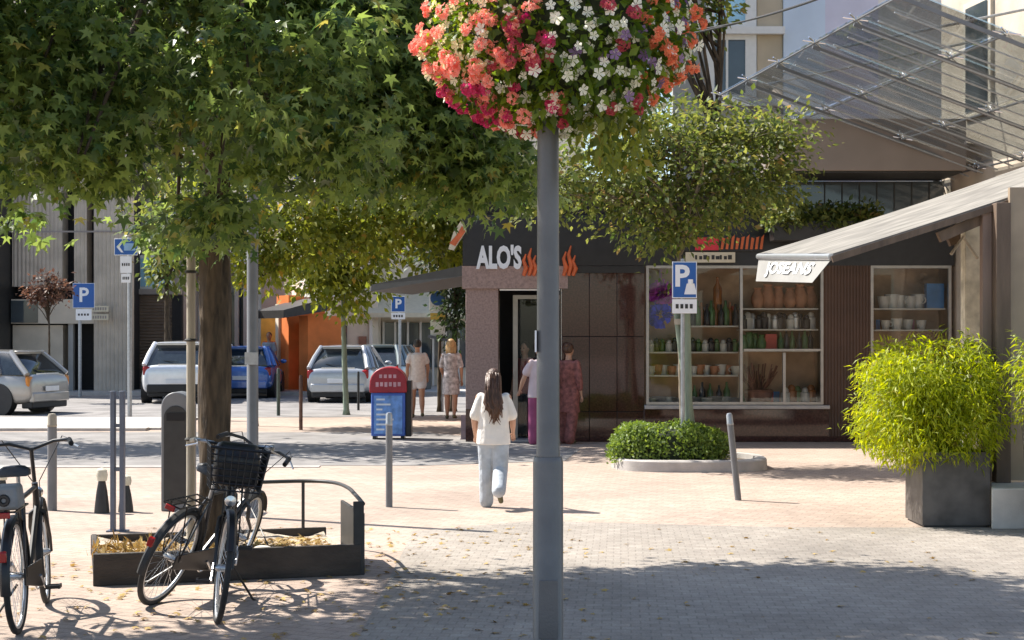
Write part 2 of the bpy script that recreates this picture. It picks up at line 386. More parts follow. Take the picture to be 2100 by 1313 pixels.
# display windows
def shopwin(x0, x1, z0, z1, mulls, trans, shelves, depth, label=None):
    fr = MB(); t = .045
    fr.box(x0, x0+t, SY-.03, SY+.05, z0, z1).box(x1-t, x1, SY-.03, SY+.05, z0, z1)
    fr.box(x0+t, x1-t, SY-.03, SY+.05, z0, z0+t).box(x0+t, x1-t, SY-.03, SY+.05, z1-t, z1)
    for (x, a, b) in mulls: fr.box(x-t/2, x+t/2, SY-.028, SY+.048, a+t, b-t)
    for (z, a, b) in trans: fr.box(a+t, b-t, SY-.026, SY+.046, z-t*.4, z+t*.4)
    wf = part(fr, 'window_frame', M['shopframe'], shop)
    part(MB().box(x0+t+.002, x1-t-.002, SY+.0, SY+.012, z0+t+.002, z1-t-.002), 'pane', M['pane'], wf, fix=False)
    bk = MB().box(x0, x1, SY+depth, SY+depth+.05, z0-.02, z1).box(x0-.03, x0, SY+.06, SY+depth, z0, z1).box(x1, x1+.03, SY+.06, SY+depth, z0, z1)
    part(bk, 'display_back', M['backwall'], shop)
    part(MB().box(x0, x1, SY+.06, SY+depth, z0-.04, z0), 'display_floor', M['shelf'], shop)
    for (z, a, b) in shelves:
        part(MB().box(a, b, SY+.15, SY+depth-.01, z-.025, z), 'shelf', M['shelf'], shop)
    return wf
zs = dict(top=sz(545), bot=sz(830))
xm = sx(1520); xm2 = sx(1608); zt = sz(718)
shopwin(xW0, xW1, zs['bot'], zs['top'], [(xm, zs['bot'], zs['top']), (xm2, zs['bot'], zt)], [(zt, xm, xW1)],
        [(sz(632), xm+.03, xW1-.05), (sz(675), xm+.03, xW1-.05), (sz(719), xm+.03, xW1-.05),
         (sz(668), sx(1420), xm-.03), (sz(722), xW0+.05, xm-.03), (sz(770), xW0+.05, xm-.03)], .75)
shopwin(xB1, xV1, zs['bot'], zs['top'], [], [], [(sz(632), xB1+.05, xV1-.05), (sz(676), xB1+.05, xV1-.05)], .75)
part(MB().box(xW1, xB1, SY-.02, SY+.5, .5, sz(545)), 'slatted_pier', M['slat'], shop)
part(MB().box(xW0-.03, sx(1700), SY-.10, SY+.05, .55, zs['bot']-.01), 'window_sill', M['kerb'], shop, bevel=.01)
part(MB().box(xW0-.04, xV1, SY-.01, SY+.6, .0, .55), 'base_wall', M['granite'], shop, bevel=.01)
part(MB().box(xW1+.1, xV1, SY-.025, SY-.01, .1, .53), 'base_slats', M['slat'], shop)
# letters on the fascia
part(text_mb("ALO'S", .50, (sx(1024), SY-.06, sz(531)), (1,0,0), (0,0,1), .05, .022, sx=.56), 'shop_letters', M['signwhite'], shop, smooth=0)
for i, (px, h) in enumerate(((1076, .36), (1087, .46), (1096, .34), (1158, .40), (1168, .50), (1177, .34))):
    zz = sz(566); x = sx(px); fl = MB().tube([(x-.02, SY-.06, zz), (x+.025, SY-.06, zz+h*.35), (x-.02, SY-.06, zz+h*.7), (x+.02, SY-.06, zz+h)], [.03, .042, .03, .012], 6)
    part(fl, 'emblem_stroke', M['orange'], shop)
# red emblem high on the corner
em = MB().extr([(sx(920), SY-.12, sz(512)), (sx(931), SY-.12, sz(514)), (sx(957), SY-.12, sz(474)), (sx(945), SY-.12, sz(455)), (sx(930), SY-.12, sz(478))], (0,.06,0))
e = part(em, 'corner_sign', M['cream'], shop)
part(MB().extr([(sx(922), SY-.126, sz(500)), (sx(934), SY-.126, sz(506)), (sx(955), SY-.126, sz(476)), (sx(948), SY-.126, sz(464)), (sx(936), SY-.126, sz(484))], (0,.004,0)), 'sign_mark', M['orange'], e, smooth=0)
# sign over the window
sg = part(MB().box(sx(1405), sx(1506), SY-.10, SY-.03, sz(539), sz(518)), 'cream_sign', M['cream'], shop)
mk = MB()
for i in range(9): 
    x = sx(1424+i*8.4); mk.box(x, x+.035+.015*(i % 3), SY-.104, SY-.101, sz(533), sz(524)-.015*(i % 2))
part(mk, 'sign_lettering', M['dark'], sg, smooth=0)
rs = part(MB().box(sx(1395), sx(1600), SY-.09, SY-.03, sz(516), sz(484)), 'red_sign', M['fascia'], shop)
mk = MB()
mk.box(sx(1424), sx(1472), SY-.115, SY-.092, sz(514), sz(488))
part(mk, 'sign_field', M['red'], rs, smooth=0)
mk = MB()
for i in range(9):
    px = 1476 + i*10; mk.extr([(sx(px), SY-.12, sz(512)), (sx(px+5), SY-.12, sz(512)), (sx(px+9), SY-.12, sz(490 - 4*(i % 3))), (sx(px+3), SY-.12, sz(488))], (0,.028,0))
part(mk, 'sign_lettering', M['orange'], rs, smooth=0)
# flat projecting roof with taupe fascia
rf = part(MB().box(sx(1560), 7.25, SY-1.1, SY+.3, sz(364), sz(262)), 'flat_roof', M['flatroof'], shop, bevel=.01)
part(MB().box(sx(1560)+.05, 7.2, SY-1.04, SY+.3, sz(364)-.03, sz(364)-.003), 'soffit_edge', M['dark'], rf)
cl = MB()
for i in range(7): cl.box(sx(1690)+i*.29, sx(1690)+i*.29+.02, SY-.01, SY+.02, sz(440), sz(374))
part(cl, 'clerestory_bar', M['dark'], shop)
part(MB().box(sx(1560), 7.2, SY+.005, SY+.015, sz(440), sz(372)), 'clerestory_glass', M['winglass'], shop)
# dark side canopy over the lane
part(MB().extr([P(760, 598, 27.5), P(762, 584, 27.5), P(948, 545, 26.4), P(950, 566, 26.4)], (0.6, 2.2, 0)), 'lane_awning', M['dark'], shop)

# goods in the windows --------------------------------------------------------
def goods(proto_fn, spots, name, cat, label, group, mats):
    me = None
    for i, (x, y, z, s) in enumerate(spots):
        m = mats[i % len(mats)]
        key = (name, m.name)
        if key not in GM:
            mb = proto_fn(); q = mkmesh(name, mb.v, mb.f); finish(q, m, 40); GM[key] = q
        o = link(name, GM[key]); o.location = (x, y, z); o.scale = (s, s, s); o.rotation_euler = (0, 0, i*1.3); tag(o, label, cat, group)
GM = {}
def bottle(): return MB().lathe([(.0,0),(.05,.0),(.055,.03),(.055,.2),(.02,.27),(.018,.34),(.0,.345)], seg=12)
def vase(): return MB().lathe([(0,0),(.06,0),(.095,.08),(.10,.16),(.06,.25),(.05,.28),(.068,.31),(0,.30)], seg=14)
def jar(): return MB().lathe([(0,0),(.07,0),(.075,.02),(.075,.17),(.05,.19),(.05,.22),(.03,.25),(0,.26)], seg=12)
def cup(): return MB().lathe([(0,0),(.05,0),(.07,.10),(.075,.14),(.066,.14),(.05,.02),(0,.02)], seg=12).ring((.075,0,.08), (0,1,0), .03, .009, n=10, seg=5)
def bowl(): return MB().lathe([(0,0),(.06,0),(.12,.07),(.14,.13),(.125,.13),(.08,.05),(0,.04)], seg=14)
def carton(): return MB().box(-.09,.09,-.05,.05,0,.26).box(-.093,.093,-.053,.053,.19,.21)
gy = SY + .38
terr = mat('terracotta', (.44,.20,.11), .6, var=.2); gmat = mat('green_glaze', (.10,.20,.07), .25, var=.3); wmat = mat('white_glaze', (.62,.60,.55), .3, var=.1)
dmat = mat('dark_glaze', (.035,.035,.04), .25, var=.3); redp = mat('red_tin', (.55,.08,.05), .4, var=.1); bluep = mat('blue_box', (.05,.22,.50), .5, var=.2); omat = mat('amber_glass', (.34,.13,.04), .2, var=.3)
def row(px0, px1, n, z, s=1.0, dy=0): return [(sx(px0+(px1-px0)*i/max(1, n-1)), gy+dy+.05*((i*7) % 3-1), z, s*1.22*(1+.08*((i*5) % 3-1))) for i in range(n)]
goods(vase, row(1560, 1672, 6, sz(632), 1.0), 'terracotta_vase', 'vase', 'terracotta vase on the top shelf of the big shop window', 'terracotta vases on the top shelf', [terr])
goods(jar, row(1530, 1672, 14, sz(675), .85), 'storage_jar', 'jar', 'grey or white lidded jar on the second shelf of the big shop window', 'jars on the second shelf', [dmat, wmat, M['alu'], dmat])
goods(vase, row(1530, 1568, 4, sz(719), .75), 'green_vase', 'vase', 'small green vase on the third shelf, left of the red tin', 'green vases on the third shelf', [gmat])
goods(carton, [(sx(1588), gy, sz(719), 1.05)], 'red_tin', 'tin', 'red tin standing alone on the third shelf of the shop window', None, [redp])
goods(bottle, row(1608, 1672, 6, sz(719), .8), 'dark_bottle', 'bottle', 'dark bottle on the third shelf, right of the red tin', 'dark bottles on the third shelf', [gmat, dmat])
goods(bottle, row(1425, 1514, 10, sz(668), .95), 'wine_bottle', 'bottle', 'dark bottle on the upper left shelf behind the parking sign', 'bottles on the upper left shelf', [dmat, gmat, omat])
goods(bottle, [(sx(1476), gy-.1, sz(668)+.36, 1.35)], 'tall_bottle', 'bottle', 'tall amber bottle at the very top of the left shelf unit', None, [omat])
goods(jar, row(1338, 1514, 15, sz(722), .7), 'small_pot', 'pot', 'small white or dark pot on the middle left shelf of the shop window', 'pots on the middle left shelf', [wmat, dmat, gmat])
goods(cup, row(1338, 1514, 13, sz(770), .95), 'china_cup', 'cup', 'pale china cup on the lowest left shelf of the shop window', 'cups on the lowest left shelf', [wmat, terr])
goods(bowl, row(1338, 1512, 10, zs['bot'], .7), 'white_bowl', 'bowl', 'white or grey bowl on the floor of the left window bay', 'bowls on the window floor', [wmat, M['alu']])
goods(bottle, row(1432, 1500, 5, zs['bot'], .8, .2), 'glass_bottle', 'bottle', 'bottle on the floor of the left window bay behind the bowls', 'bottles on the window floor', [gmat, dmat])
goods(cup, row(1822, 1895, 5, sz(632), 1.3), 'white_mug', 'mug', 'white mug on the upper shelf of the small window at right', 'white mugs on the upper shelf of the small window', [wmat])
goods(cup, row(1826, 1900, 4, sz(676), 1.0), 'white_cup', 'cup', 'white cup on the lower shelf of the small window at right', 'white cups on the lower shelf of the small window', [wmat])
goods(carton, [(sx(1925), gy-.1, sz(632), 1.6)], 'blue_box', 'box', 'blue box at the right end of the upper shelf in the small window', None, [bluep])
PKT = [redp, bluep, M['signyellow'], gmat, wmat, mat('pink_packet', (.60,.20,.32), .5, var=.2), mat('orange_packet', (.62,.24,.06), .5, var=.2)]
goods(carton, row(1345, 1512, 9, sz(770), .42, .22), 'small_packet', 'packet', 'small coloured packet behind the china cups on the lowest left shelf', 'packets on the lowest left shelf', PKT)
goods(carton, row(1532, 1600, 6, zs['bot'], .62, .1), 'floor_packet', 'packet', 'coloured packet on the window floor beside the dried flower basket', 'packets on the window floor', PKT[3:]+PKT[:3])
goods(jar, row(1618, 1672, 5, zs['bot'], .95), 'floor_jar', 'jar', 'jar on the window floor in the right hand bay', 'jars on the window floor', [wmat, omat, gmat])
goods(bottle, row(1430, 1512, 8, sz(668)+.001, .75, .2), 'back_bottle', 'bottle', 'small bottle in the back row of the upper left shelf', 'back row bottles on the upper left shelf', [gmat, omat, wmat, redp])
goods(carton, row(1800, 1905, 7, sz(676), .5, .2), 'shelf_packet', 'packet', 'coloured packet behind the white cups in the small window', 'packets in the small window', PKT)
# basket of dried stems on the window floor, paper flowers hanging at the left
bk = MB().lathe([(0,0),(.2,0),(.26,.2),(.24,.24),(.16,.2),(0,.1)], seg=16)
for i in range(40):
    a = rng.uniform(0, 6.28); r = rng.uniform(.1, .38); bk.tube([(0,0,.1),(r*.6*math.cos(a), r*.5*math.sin(a), .34), (r*math.cos(a), r*.6*math.sin(a), .3+rng.uniform(.1,.4))], .012, 4)
solo(MB().merge(bk, Matrix.Translation((sx(1562), gy, zs['bot']))), 'dried_flower_basket', mat('dried_stems', (.20,.09,.06), .8, var=.4), 'brown basket of dried stems on the floor of the shop window', 'basket', (sx(1562), gy, zs['bot']))
def pompom(c, r, n=90):
    mb = MB()
    for i in range(n):
        d = Vector(rng.normal(size=3)).normalized(); u = d.orthogonal().normalized(); u.rotate(Matrix.Rotation(rng.uniform(0, 6.28), 3, d)); v = d.cross(u)
        a = Vector(c) + d*r*.35; b = Vector(c) + d*r*rng.uniform(.85, 1.05)
        mb.add([a, b - u*r*.25 - d*r*.1, b + v*r*.06, b + u*r*.25 - d*r*.1], [(0,1,2,3)])
    return mb
for px, py, r, nm, c, lab in ((1360, 600, .24, 'purple', (.50,.06,.52), 'purple paper flower hanging in the top left of the shop window'), (1357, 646, .24, 'blue', (.05,.08,.90), 'bright blue paper flower hanging below the purple one in the shop window')):
    mb = pompom((sx(px), SY+.28, sz(py)), r)
    mb.tube([(sx(px), SY+.3, sz(py)+r*.5), (sx(px), SY+.3, zs['top']-.05)], .004, 4)
    solo(mb, 'paper_flower', mat(nm+'_paper', c, .6, var=.25), lab, 'paper flower', (sx(px), SY+.3, sz(py)), fix=False, smooth=0)

# ------------------------------------------------------------------ upper right: stone house, glass canopy, pale blue house
A = Vector((.144, -1, 0)).normalized()
s0 = Vector((7.32, 26.6, 0))
sw = thing('stone_house', 'beige rendered house behind the glass canopy with tall dark window', 'house', s0)
def wallpt(t, z, off=0): return s0 + A*t + Vector((1, .144, 0)).normalized()*off + Vector((0, 0, z))
wl = MB(); wl.add([wallpt(0,0), wallpt(11,0), wallpt(11,0,4), wallpt(0,0,4), wallpt(0,13), wallpt(11,13), wallpt(11,13,4), wallpt(0,13,4)], [(0,3,2,1),(4,5,6,7),(0,1,5,4),(1,2,6,5),(2,3,7,6),(3,0,4,7)])
part(wl, 'wall', M['stonewall'], sw)
for (t0, t1, z0, z1) in ((1.0, 2.0, 5.3, 7.2), (3.2, 4.2, 5.3, 7.2), (1.0, 2.0, 8.6, 10.4)):
    wn = MB(); wn.add([wallpt(t0,z0,-.06), wallpt(t1,z0,-.06), wallpt(t1,z0,.05), wallpt(t0,z0,.05), wallpt(t0,z1,-.06), wallpt(t1,z1,-.06), wallpt(t1,z1,.05), wallpt(t0,z1,.05)], [(0,3,2,1),(4,5,6,7),(0,1,5,4),(1,2,6,5),(2,3,7,6),(3,0,4,7)])
    f_ = part(wn, 'window', M['smoothbeige'], sw)
    wn = MB(); e = .1; wn.add([wallpt(t0+e,z0+e,-.07), wallpt(t1-e,z0+e,-.07), wallpt(t1-e,z1-e,-.07), wallpt(t0+e,z1-e,-.07)], [(0,1,2,3)])
    part(wn, 'window_glass', M['winglass'], f_, smooth=0)
# glass canopy: falls from its street edge towards the house
c0 = P(1478, 190, 26.0)
bu = Vector((1, .144, -.35)); au = Vector((.144, -1, 0))
def cp(a, b, h=0): return c0 + au*a + bu*b + Vector((.33, 0, .94))*h
gc = thing('glass_canopy', 'sloping clear glass canopy on steel cables projecting from the beige house', 'canopy', s0 + Vector((0, -3, 0)))
NA, NB, DA, DB = 5, 3, 1.55, 1.26
for i in range(NA):
    for j in range(NB):
        q = MB(); e = .012
        pts = [cp(i*DA+e, j*DB+e), cp((i+1)*DA-e, j*DB+e), cp((i+1)*DA-e, (j+1)*DB-e), cp(i*DA+e, (j+1)*DB-e)]
        q.add(pts + [p + Vector((.005,0,.016)) for p in pts], [(0,1,2,3),(7,6,5,4),(0,4,5,1),(1,5,6,2),(2,6,7,3),(3,7,4,0)])
        part(q, 'glass_panel', M['roofglass'], gc, fix=False, smooth=0)
for i in range(NA+1):
    part(MB().bar(cp(i*DA, 0, -.10), cp(i*DA, NB*DB, -.10), .022, .05), 'canopy_rafter', M['steel'], gc)
for i in range(3*NA):
    a = (i+.5)*DA/3
    part(MB().tube([cp(a, .05, -.20), cp(a, NB*DB, -.16)], .012, 6), 'canopy_rod', M['galv'], gc)
for j in range(NB+1):
    part(MB().tube([cp(0, j*DB, -.05), cp(NA*DA, j*DB, -.05)], .016, 6), 'canopy_purlin', M['steel'], gc)
for i in range(NA+1):
    for j in range(NB+1):
        s = MB(); c = cp(i*DA, j*DB, -.03)
        s.tube([c - au*.12 - bu*.12, c, c + au*.12 + bu*.12], .012, 5); s.tube([c - au*.12 + bu*.12, c, c + au*.12 - bu*.12], .012, 5); s.ell(c, (.035,.035,.035), 8, 5)
        part(s, 'spider_fitting', M['chrome'], gc)
for i in (1, 3): part(MB().tube([cp(i*DA, .3, 0), cp(i*DA, NB*DB, 2.3)], .02, 6), 'tie_rod', M['galv'], gc)

bh = thing('pale_blue_house', 'pale blue and lilac house with white framed windows behind the glass canopy', 'house', (6, 34, 0))
BY = 34.0
def B(px, py): return P(px, py, BY)
part(MB().box(B(1380,0).x, B(1605,0).x, BY, BY+.3, 0, 14), 'grey_wall', M['greywall'], bh)
part(MB().box(B(1605,0).x, B(1690,0).x, BY-.12, BY+.3, 0, 14), 'blue_wall', M['blueface'], bh)
part(MB().box(B(1690,0).x, B(1800,0).x, BY-.05, BY+.3, 0, 14), 'lilac_wall', M['lilac'], bh)
part(MB().box(B(1800,0).x, B(2100,0).x, BY-.02, BY+.3, 0, 14), 'grey_white_wall', M['whitewall'], bh)
part(MB().box(B(1552,0).x, B(1604,0).x, BY-.06, BY-.003, 3.5, 13), 'sand_strip', M['sandface'], bh)
for z0, z1, gm in ((B(0,205).z, B(0,72).z, M['winglass']), (B(0,58).z, B(0,-90).z, M['winglassblue']), (B(0,-110).z, B(0,-260).z, M['winglass'])):
    fr = MB(); x0, x1 = B(1448,0).x, B(1550,0).x
    fr.box(x0, x0+.17, BY-.10, BY-.004, z0, z1).box(x1-.24, x1, BY-.10, BY-.004, z0, z1).box(x0+.17, x1-.24, BY-.10, BY-.004, z1-.12, z1).box(x0+.17, x1-.24, BY-.10, BY-.004, z0, z0+.1).box(x0+.42, x0+.47, BY-.09, BY-.004, z0+.1, z1-.12)
    wf = part(fr, 'window', M['white'], bh)
    part(MB().box(x0+.17, x1-.24, BY-.05, BY-.006, z0+.1, z1-.12), 'window_glass', gm, wf)
    part(MB().box(x0-.15, x1+.6, BY-.22, BY-.06, z0-.16, z0-.002), 'sill', M['white'], wf)
# overhead cables
for i, (pa, pb) in enumerate((((1400,72),(1790,-45)), ((1420,62),(1720,-18)))):
    a, b = P(*pa, 24), P(*pb, 20); mid = (a+b)/2 - Vector((0,0,.05))
    pts = [a + (b-a)*t - Vector((0,0,.25*4*t*(1-t)*.3)) for t in np.linspace(0, 1, 14)]
    solo(MB().tube(pts, .014, 5), 'overhead_cable', M['dark'], ['upper black cable strung in front of the pale blue house', 'lower black cable strung in front of the pale blue house'][i], 'cable', a)

# ------------------------------------------------------------------ far side of the street
def fx(px, Y): return (px - CX) * Y / F
def fz(py, Y): return EYE - (py - HY) * Y / F
Y0 = 46.8
rb = thing('ribbed_concrete_building', 'beige ribbed concrete building with tall dark slots and dark entrance behind the parked car', 'building', (fx(150, Y0), Y0, 0))
X = lambda px: fx(px, Y0); Z = lambda py: fz(py, Y0)
part(MB().box(X(25), X(128), Y0, Y0+.6, Z(588), 8).box(X(152), X(178), Y0, Y0+.6, Z(612), 8).box(X(197), X(265), Y0-.25, Y0+.6, .1, 8), 'ribbed_wall', M['ribbeige'], rb)
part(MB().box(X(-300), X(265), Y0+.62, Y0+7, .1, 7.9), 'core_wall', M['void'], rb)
part(MB().box(X(25), X(197), Y0-.1, Y0+.6, Z(664), Z(614)), 'entrance_beam', M['smoothbeige'], rb)
part(MB().box(X(25), X(80), Y0-.13, Y0+.5, Z(662), Z(617)), 'dark_window', M['winglass'], rb)
part(MB().box(X(25), X(128), Y0+.05, Y0+.6, .1, Z(667)), 'lower_panel', M['smoothbeige'], rb)
part(MB().box(X(140), X(150), Y0, Y0+.2, .1, Z(664)), 'entrance_column', M['greywall'], rb)
part(MB().box(X(-40), X(22), Y0-1.5, Y0+.5, .1, 8), 'dark_pier', M['dark'], rb)
part(MB().box(X(-300), X(-40), Y0-.5, Y0+.5, .1, 8), 'left_wall', M['ribbeige'], rb)
for zz in (Z(478), Z(330), Z(180)): part(MB().box(X(25), X(264), Y0-.28, Y0-.252, zz, zz+.05), 'ledge', M['taupe'], rb)
wt = MB()
for py0, py1 in ((628,640),(645,657)): wt.box(X(196), X(231), Y0-.5, Y0-.45, Z(py1), Z(py0))
ws = solo(wt, 'wall_sign', M['cream'], 'small cream two line sign on the beige ribbed building', 'sign', (X(213), Y0-.45, Z(657)))
mk = MB()
for py in (634, 651):
    for i in range(6): mk.box(X(199+i*5), X(202+i*5), Y0-.504, Y0-.501, Z(py+3), Z(py-3))
part(mk, 'sign_lettering', M['taupe'], ws, smooth=0)
Y1 = 48.0
st = thing('shuttered_shop', 'taupe shop with brown roller shutter and light blue window above', 'shop', (fx(315, Y1), Y1, 0))
X = lambda px: fx(px, Y1); Z = lambda py: fz(py, Y1)
part(MB().box(X(262), X(372), Y1+.3, Y1+6, .1, 6), 'wall', M['taupe'], st)
part(MB().box(X(264), X(370), Y1, Y1+.3, Z(604), Z(593)), 'fascia_band', M['taupe'], st)
part(MB().box(X(264), X(352), Y1+.1, Y1+.3, .1, Z(606)), 'shutter', M['shutter'], st)
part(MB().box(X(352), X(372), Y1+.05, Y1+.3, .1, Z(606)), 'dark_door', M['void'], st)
wf = part(MB().box(X(281), X(352), Y1+.14, Y1+.3, Z(594), Z(523)), 'window', M['white'], st)
part(MB().box(X(286), X(316), Y1+.12, Y1+.2, Z(588), Z(530)).box(X(320), X(347), Y1+.12, Y1+.2, Z(588), Z(530)), 'window_glass', M['winglassblue'], wf)
wh = thing('white_columned_building', 'white building with grey columns half hidden behind the tree trunk', 'building', (fx(470, 50), 50, 0))
X = lambda px: fx(px, 50); Z = lambda py: fz(py, 50)
part(MB().box(X(366), X(545), 50.3, 55, .1, 4.6), 'wall', M['whitewall'], wh)
for px in (372, 395, 445, 462, 482, 500): part(MB().box(X(px), X(px+8), 49.9, 50.3, .1, Z(560)), 'column', M['greywall'], wh)
for px in (382, 452, 470, 490): part(MB().box(X(px), X(px+10), 50.2, 50.33, .4, Z(600)), 'window_glass', M['winglass'], wh)
part(MB().box(X(366), X(545), 49.7, 50.3, Z(560), Z(535)), 'fascia', M['greywall'], wh)
yb = thing('yellow_shop', 'sunlit yellow painted shop front beside the orange house', 'shop', (fx(560, 50), 50, 0))
part(MB().box(X(535), X(583), 50, 57, .1, Z(640)), 'wall', M['yellowwall'], yb)
part(MB().box(X(535), X(583), 50.1, 55, Z(640), 4.4), 'upper_wall', M['taupe'], yb)
part(MB().box(X(540), X(566), 49.96, 50.05, .1, Z(700)), 'door', M['orangedark'], yb)
oh = thing('orange_house', 'bright orange rendered house front with dark awning and stepped doorway', 'house', (fx(635, 49), 49, 0))
X = lambda px: fx(px, 49); Z = lambda py: fz(py, 49)
part(MB().box(X(583), X(622), 49, 50.2, .1, Z(608)).box(X(655), X(682), 49, 50.2, .1, Z(650)), 'wall', M['orangewall'], oh)
part(MB().box(X(583), X(682), 49.5, 50.2, Z(612), 6.5), 'upper_wall', M['whitewall'], oh)
part(MB().box(X(622), X(655), 49.4, 49.6, .1, Z(660)), 'door', M['orangedark'], oh)
part(MB().box(X(628), X(636), 49.33, 49.4, .1, Z(660)).box(X(646), X(651), 49.33, 49.4, .1, Z(660)), 'door_post', M['orangewall'], oh)
part(MB().extr([(X(612), 48.0, Z(655)), (X(612), 48.0, Z(640)), (X(612), 49.45, Z(615)), (X(612), 49.45, Z(640))], (X(705)-X(612), 0, 0)), 'awning', M['dark'], oh)
part(MB().box(X(586), X(596), 48.93, 49.0, Z(740), Z(625)), 'pilaster', M['creamwall'], oh)
oh.rotation_euler = (0, 0, R(-60)); oh.scale = (1.65, 1, 1); oh.location.x -= .28; oh.location.y -= 1.8
ch = thing('cream_house', 'cream house with small red door between the orange house and the long shop', 'house', (fx(715, 50), 50, 0))
X = lambda px: fx(px, 50); Z = lambda py: fz(py, 50)
part(MB().box(X(680), X(775), 50, 57, .1, 12), 'wall', M['creamwall'], ch)
part(MB().box(X(736), X(752), 49.94, 50.05, .1, Z(690)), 'door', M['brick'], ch)
part(MB().box(X(758), X(764), 49.9, 50, .1, Z(650)), 'column', M['whitewall'], ch)
part(MB().box(X(690), X(712), 49.95, 50.05, Z(720), Z(668)), 'window_glass', M['winglass'], ch)
ls = thing('long_shop', 'long pale shop front with wide cream canopy and row of windows', 'shop', (fx(850, 51), 51, 0))
X = lambda px: fx(px, 51); Z = lambda py: fz(py, 51)
part(MB().box(X(772), X(1010), 51.3, 58, .1, 11), 'wall', M['creamwall'], ls)
part(MB().extr([(X(755), 49.6, Z(652)), (X(755), 49.6, Z(643)), (X(755), 51.3, Z(598)), (X(755), 51.3, Z(640))], (X(1000)-X(755), 0, 0)), 'canopy', M['cream'], ls)
for px in (788, 812, 838, 864, 890, 916, 942):
    part(MB().box(X(px), X(px+20), 51.2, 51.32, .7, Z(662)), 'window_glass', M['winglass'], ls)
    part(MB().box(X(px-4), X(px), 51.1, 51.3, .1, Z(660)), 'window_post', M['whitewall'], ls)
bk2 = thing('back_block', 'tall pale block rising behind the row of street shops', 'building', (-8, 66, 0))
part(MB().box(-30, 3, 66, 74, 0, 17), 'wall', M['creamwall'], bk2)
for i in range(14):
    for zz in (4, 7.2, 10.4, 13.6):
        part(MB().box(-29+i*2.2, -27.9+i*2.2, 65.95, 66.1, zz, zz+1.7), 'window_glass', M['winglass'], bk2)

# ------------------------------------------------------------------ foliage
def unit(a): return a / np.maximum(1e-9, np.linalg.norm(a, axis=-1, keepdims=True))
def leaf_shape(kind):
    if kind == 'star':      # five pointed lobes round a centre, tips drooping
        ang = np.radians([-118, -58, 0, 58, 118]); ln = np.array([.55, .82, 1.0, .82, .55])
        nta = np.radians([-165, -88, -29, 29, 88, 165]); nl = np.array([.20, .30, .36, .36, .30, .20])
        v = [(0, 0, .03)] + [(l*math.cos(a), l*math.sin(a), -.16*l) for a, l in zip(ang, ln)] + [(l*math.cos(a), l*math.sin(a), 0) for a, l in zip(nta, nl)]
        f = [(0, 6+i, 1+i, 7+i) for i in range(5)]
    elif kind == 'oval':
        v = [(0,0,0),(.35,.27,.05),(1,0,-.12),(.35,-.27,.05)]; f = [(0,3,2,1)]
        v = [(0,0,0),(.42,.28,.06),(1,0,-.1),(.42,-.28,.06),(.45,0,-.02)]; f = [(0,4,2,1),(0,3,2,4)]
    elif kind == 'blade':
        v = [(0,0,0),(.35,.10,.03),(1,0,-.28),(.35,-.10,.03)]; f = [(0,3,2,1)]
    elif kind == 'petal5':
        v = [(0,0,-.25)]; f = []
        for i in range(5):
            a = 2*math.pi*i/5; n = len(v)
            v += [(math.cos(a-.5)*.75, math.sin(a-.5)*.75, .05), (math.cos(a)*1.0, math.sin(a)*1.0, .0), (math.cos(a+.5)*.75, math.sin(a+.5)*.75, .05)]
            f.append((0, n, n+1, n+2))
    return np.array(v, float), np.array(f, int)
def leafmesh(name, pts, tipdir, nrm, size, kind, m, extra=None):
    v, f = leaf_shape(kind); N = len(pts); K = len(v)
    t = unit(tipdir); n = unit(nrm - t * (nrm * t).sum(1, keepdims=True)); b = np.cross(n, t)
    s = size[:, None, None]
    vv = pts[:, None, :] + s*(v[None, :, 0:1]*t[:, None] + v[None, :, 1:2]*b[:, None] + v[None, :, 2:3]*n[:, None])
    ff = (f[None] + (np.arange(N)*K)[:, None, None]).reshape(-1, f.shape[1])
    vv = vv.reshape(-1, 3)
    me = bpy.data.meshes.new(name); me.vertices.add(len(vv)); me.vertices.foreach_set('co', vv.ravel().astype(np.float32))
    q = f.shape[1]; me.loops.add(ff.size); me.loops.foreach_set('vertex_index', ff.ravel().astype(np.int32))
    me.polygons.add(len(ff)); me.polygons.foreach_set('loop_start', (np.arange(len(ff))*q).astype(np.int32))
    me.polygons.foreach_set('loop_total', np.full(len(ff), q, np.int32)); me.update(calc_edges=True); me.materials.append(m)
    return me
def crown_points(lobes, nclus, per, spread, shell=.55, flat=.6, zmin=None, r=rng):
    """clusters of leaves spread through ellipsoid lobes, denser near their outside; returns points, outward directions"""
    vol = np.array([l[3]*l[4]*l[5] for l in lobes]) ** .75; vol /= vol.sum()
    C = []; O = []
    for i in range(nclus):
        l = lobes[r.choice(len(lobes), p=vol)]; d = unit(r.normal(size=3)); k = shell + (1-shell)*r.random() if r.random() < .8 else r.random()**.5
        c = np.array(l[:3]) + d*k*np.array(l[3:6])
        if zmin and c[2] < zmin: c[2] = zmin + r.random()*.3
        C.append(c); O.append(d)
    C = np.array(C); O = np.array(O)
    n = r.poisson(per, nclus); idx = np.repeat(np.arange(nclus), n)
    sc = spread*r.uniform(.6, 1.35, nclus)[idx][:, None]
    off = r.normal(size=(len(idx), 3))*sc*np.array([1, 1, flat])
    return C[idx] + off, O[idx], unit(off + 1e-6), C
def crown(name, lobes, nclus, per, spread, size, kind, m, root, droop=.5, **kw):
    p, out, off, C = crown_points(lobes, nclus, per, spread, **kw); N = len(p)
    tip = off*.7 + out*.5 + rng.normal(size=(N, 3))*.45; tip[:, 2] -= droop
    nr = rng.normal(size=(N, 3))*.55 + np.array([0, 0, 1.0]) + out*.35
    t = top(root).location
    me = leafmesh(name, p - np.array(t), tip, nr, rng.uniform(.55, 1.35, N)*size, kind, m)
    return link(name, me, root), C
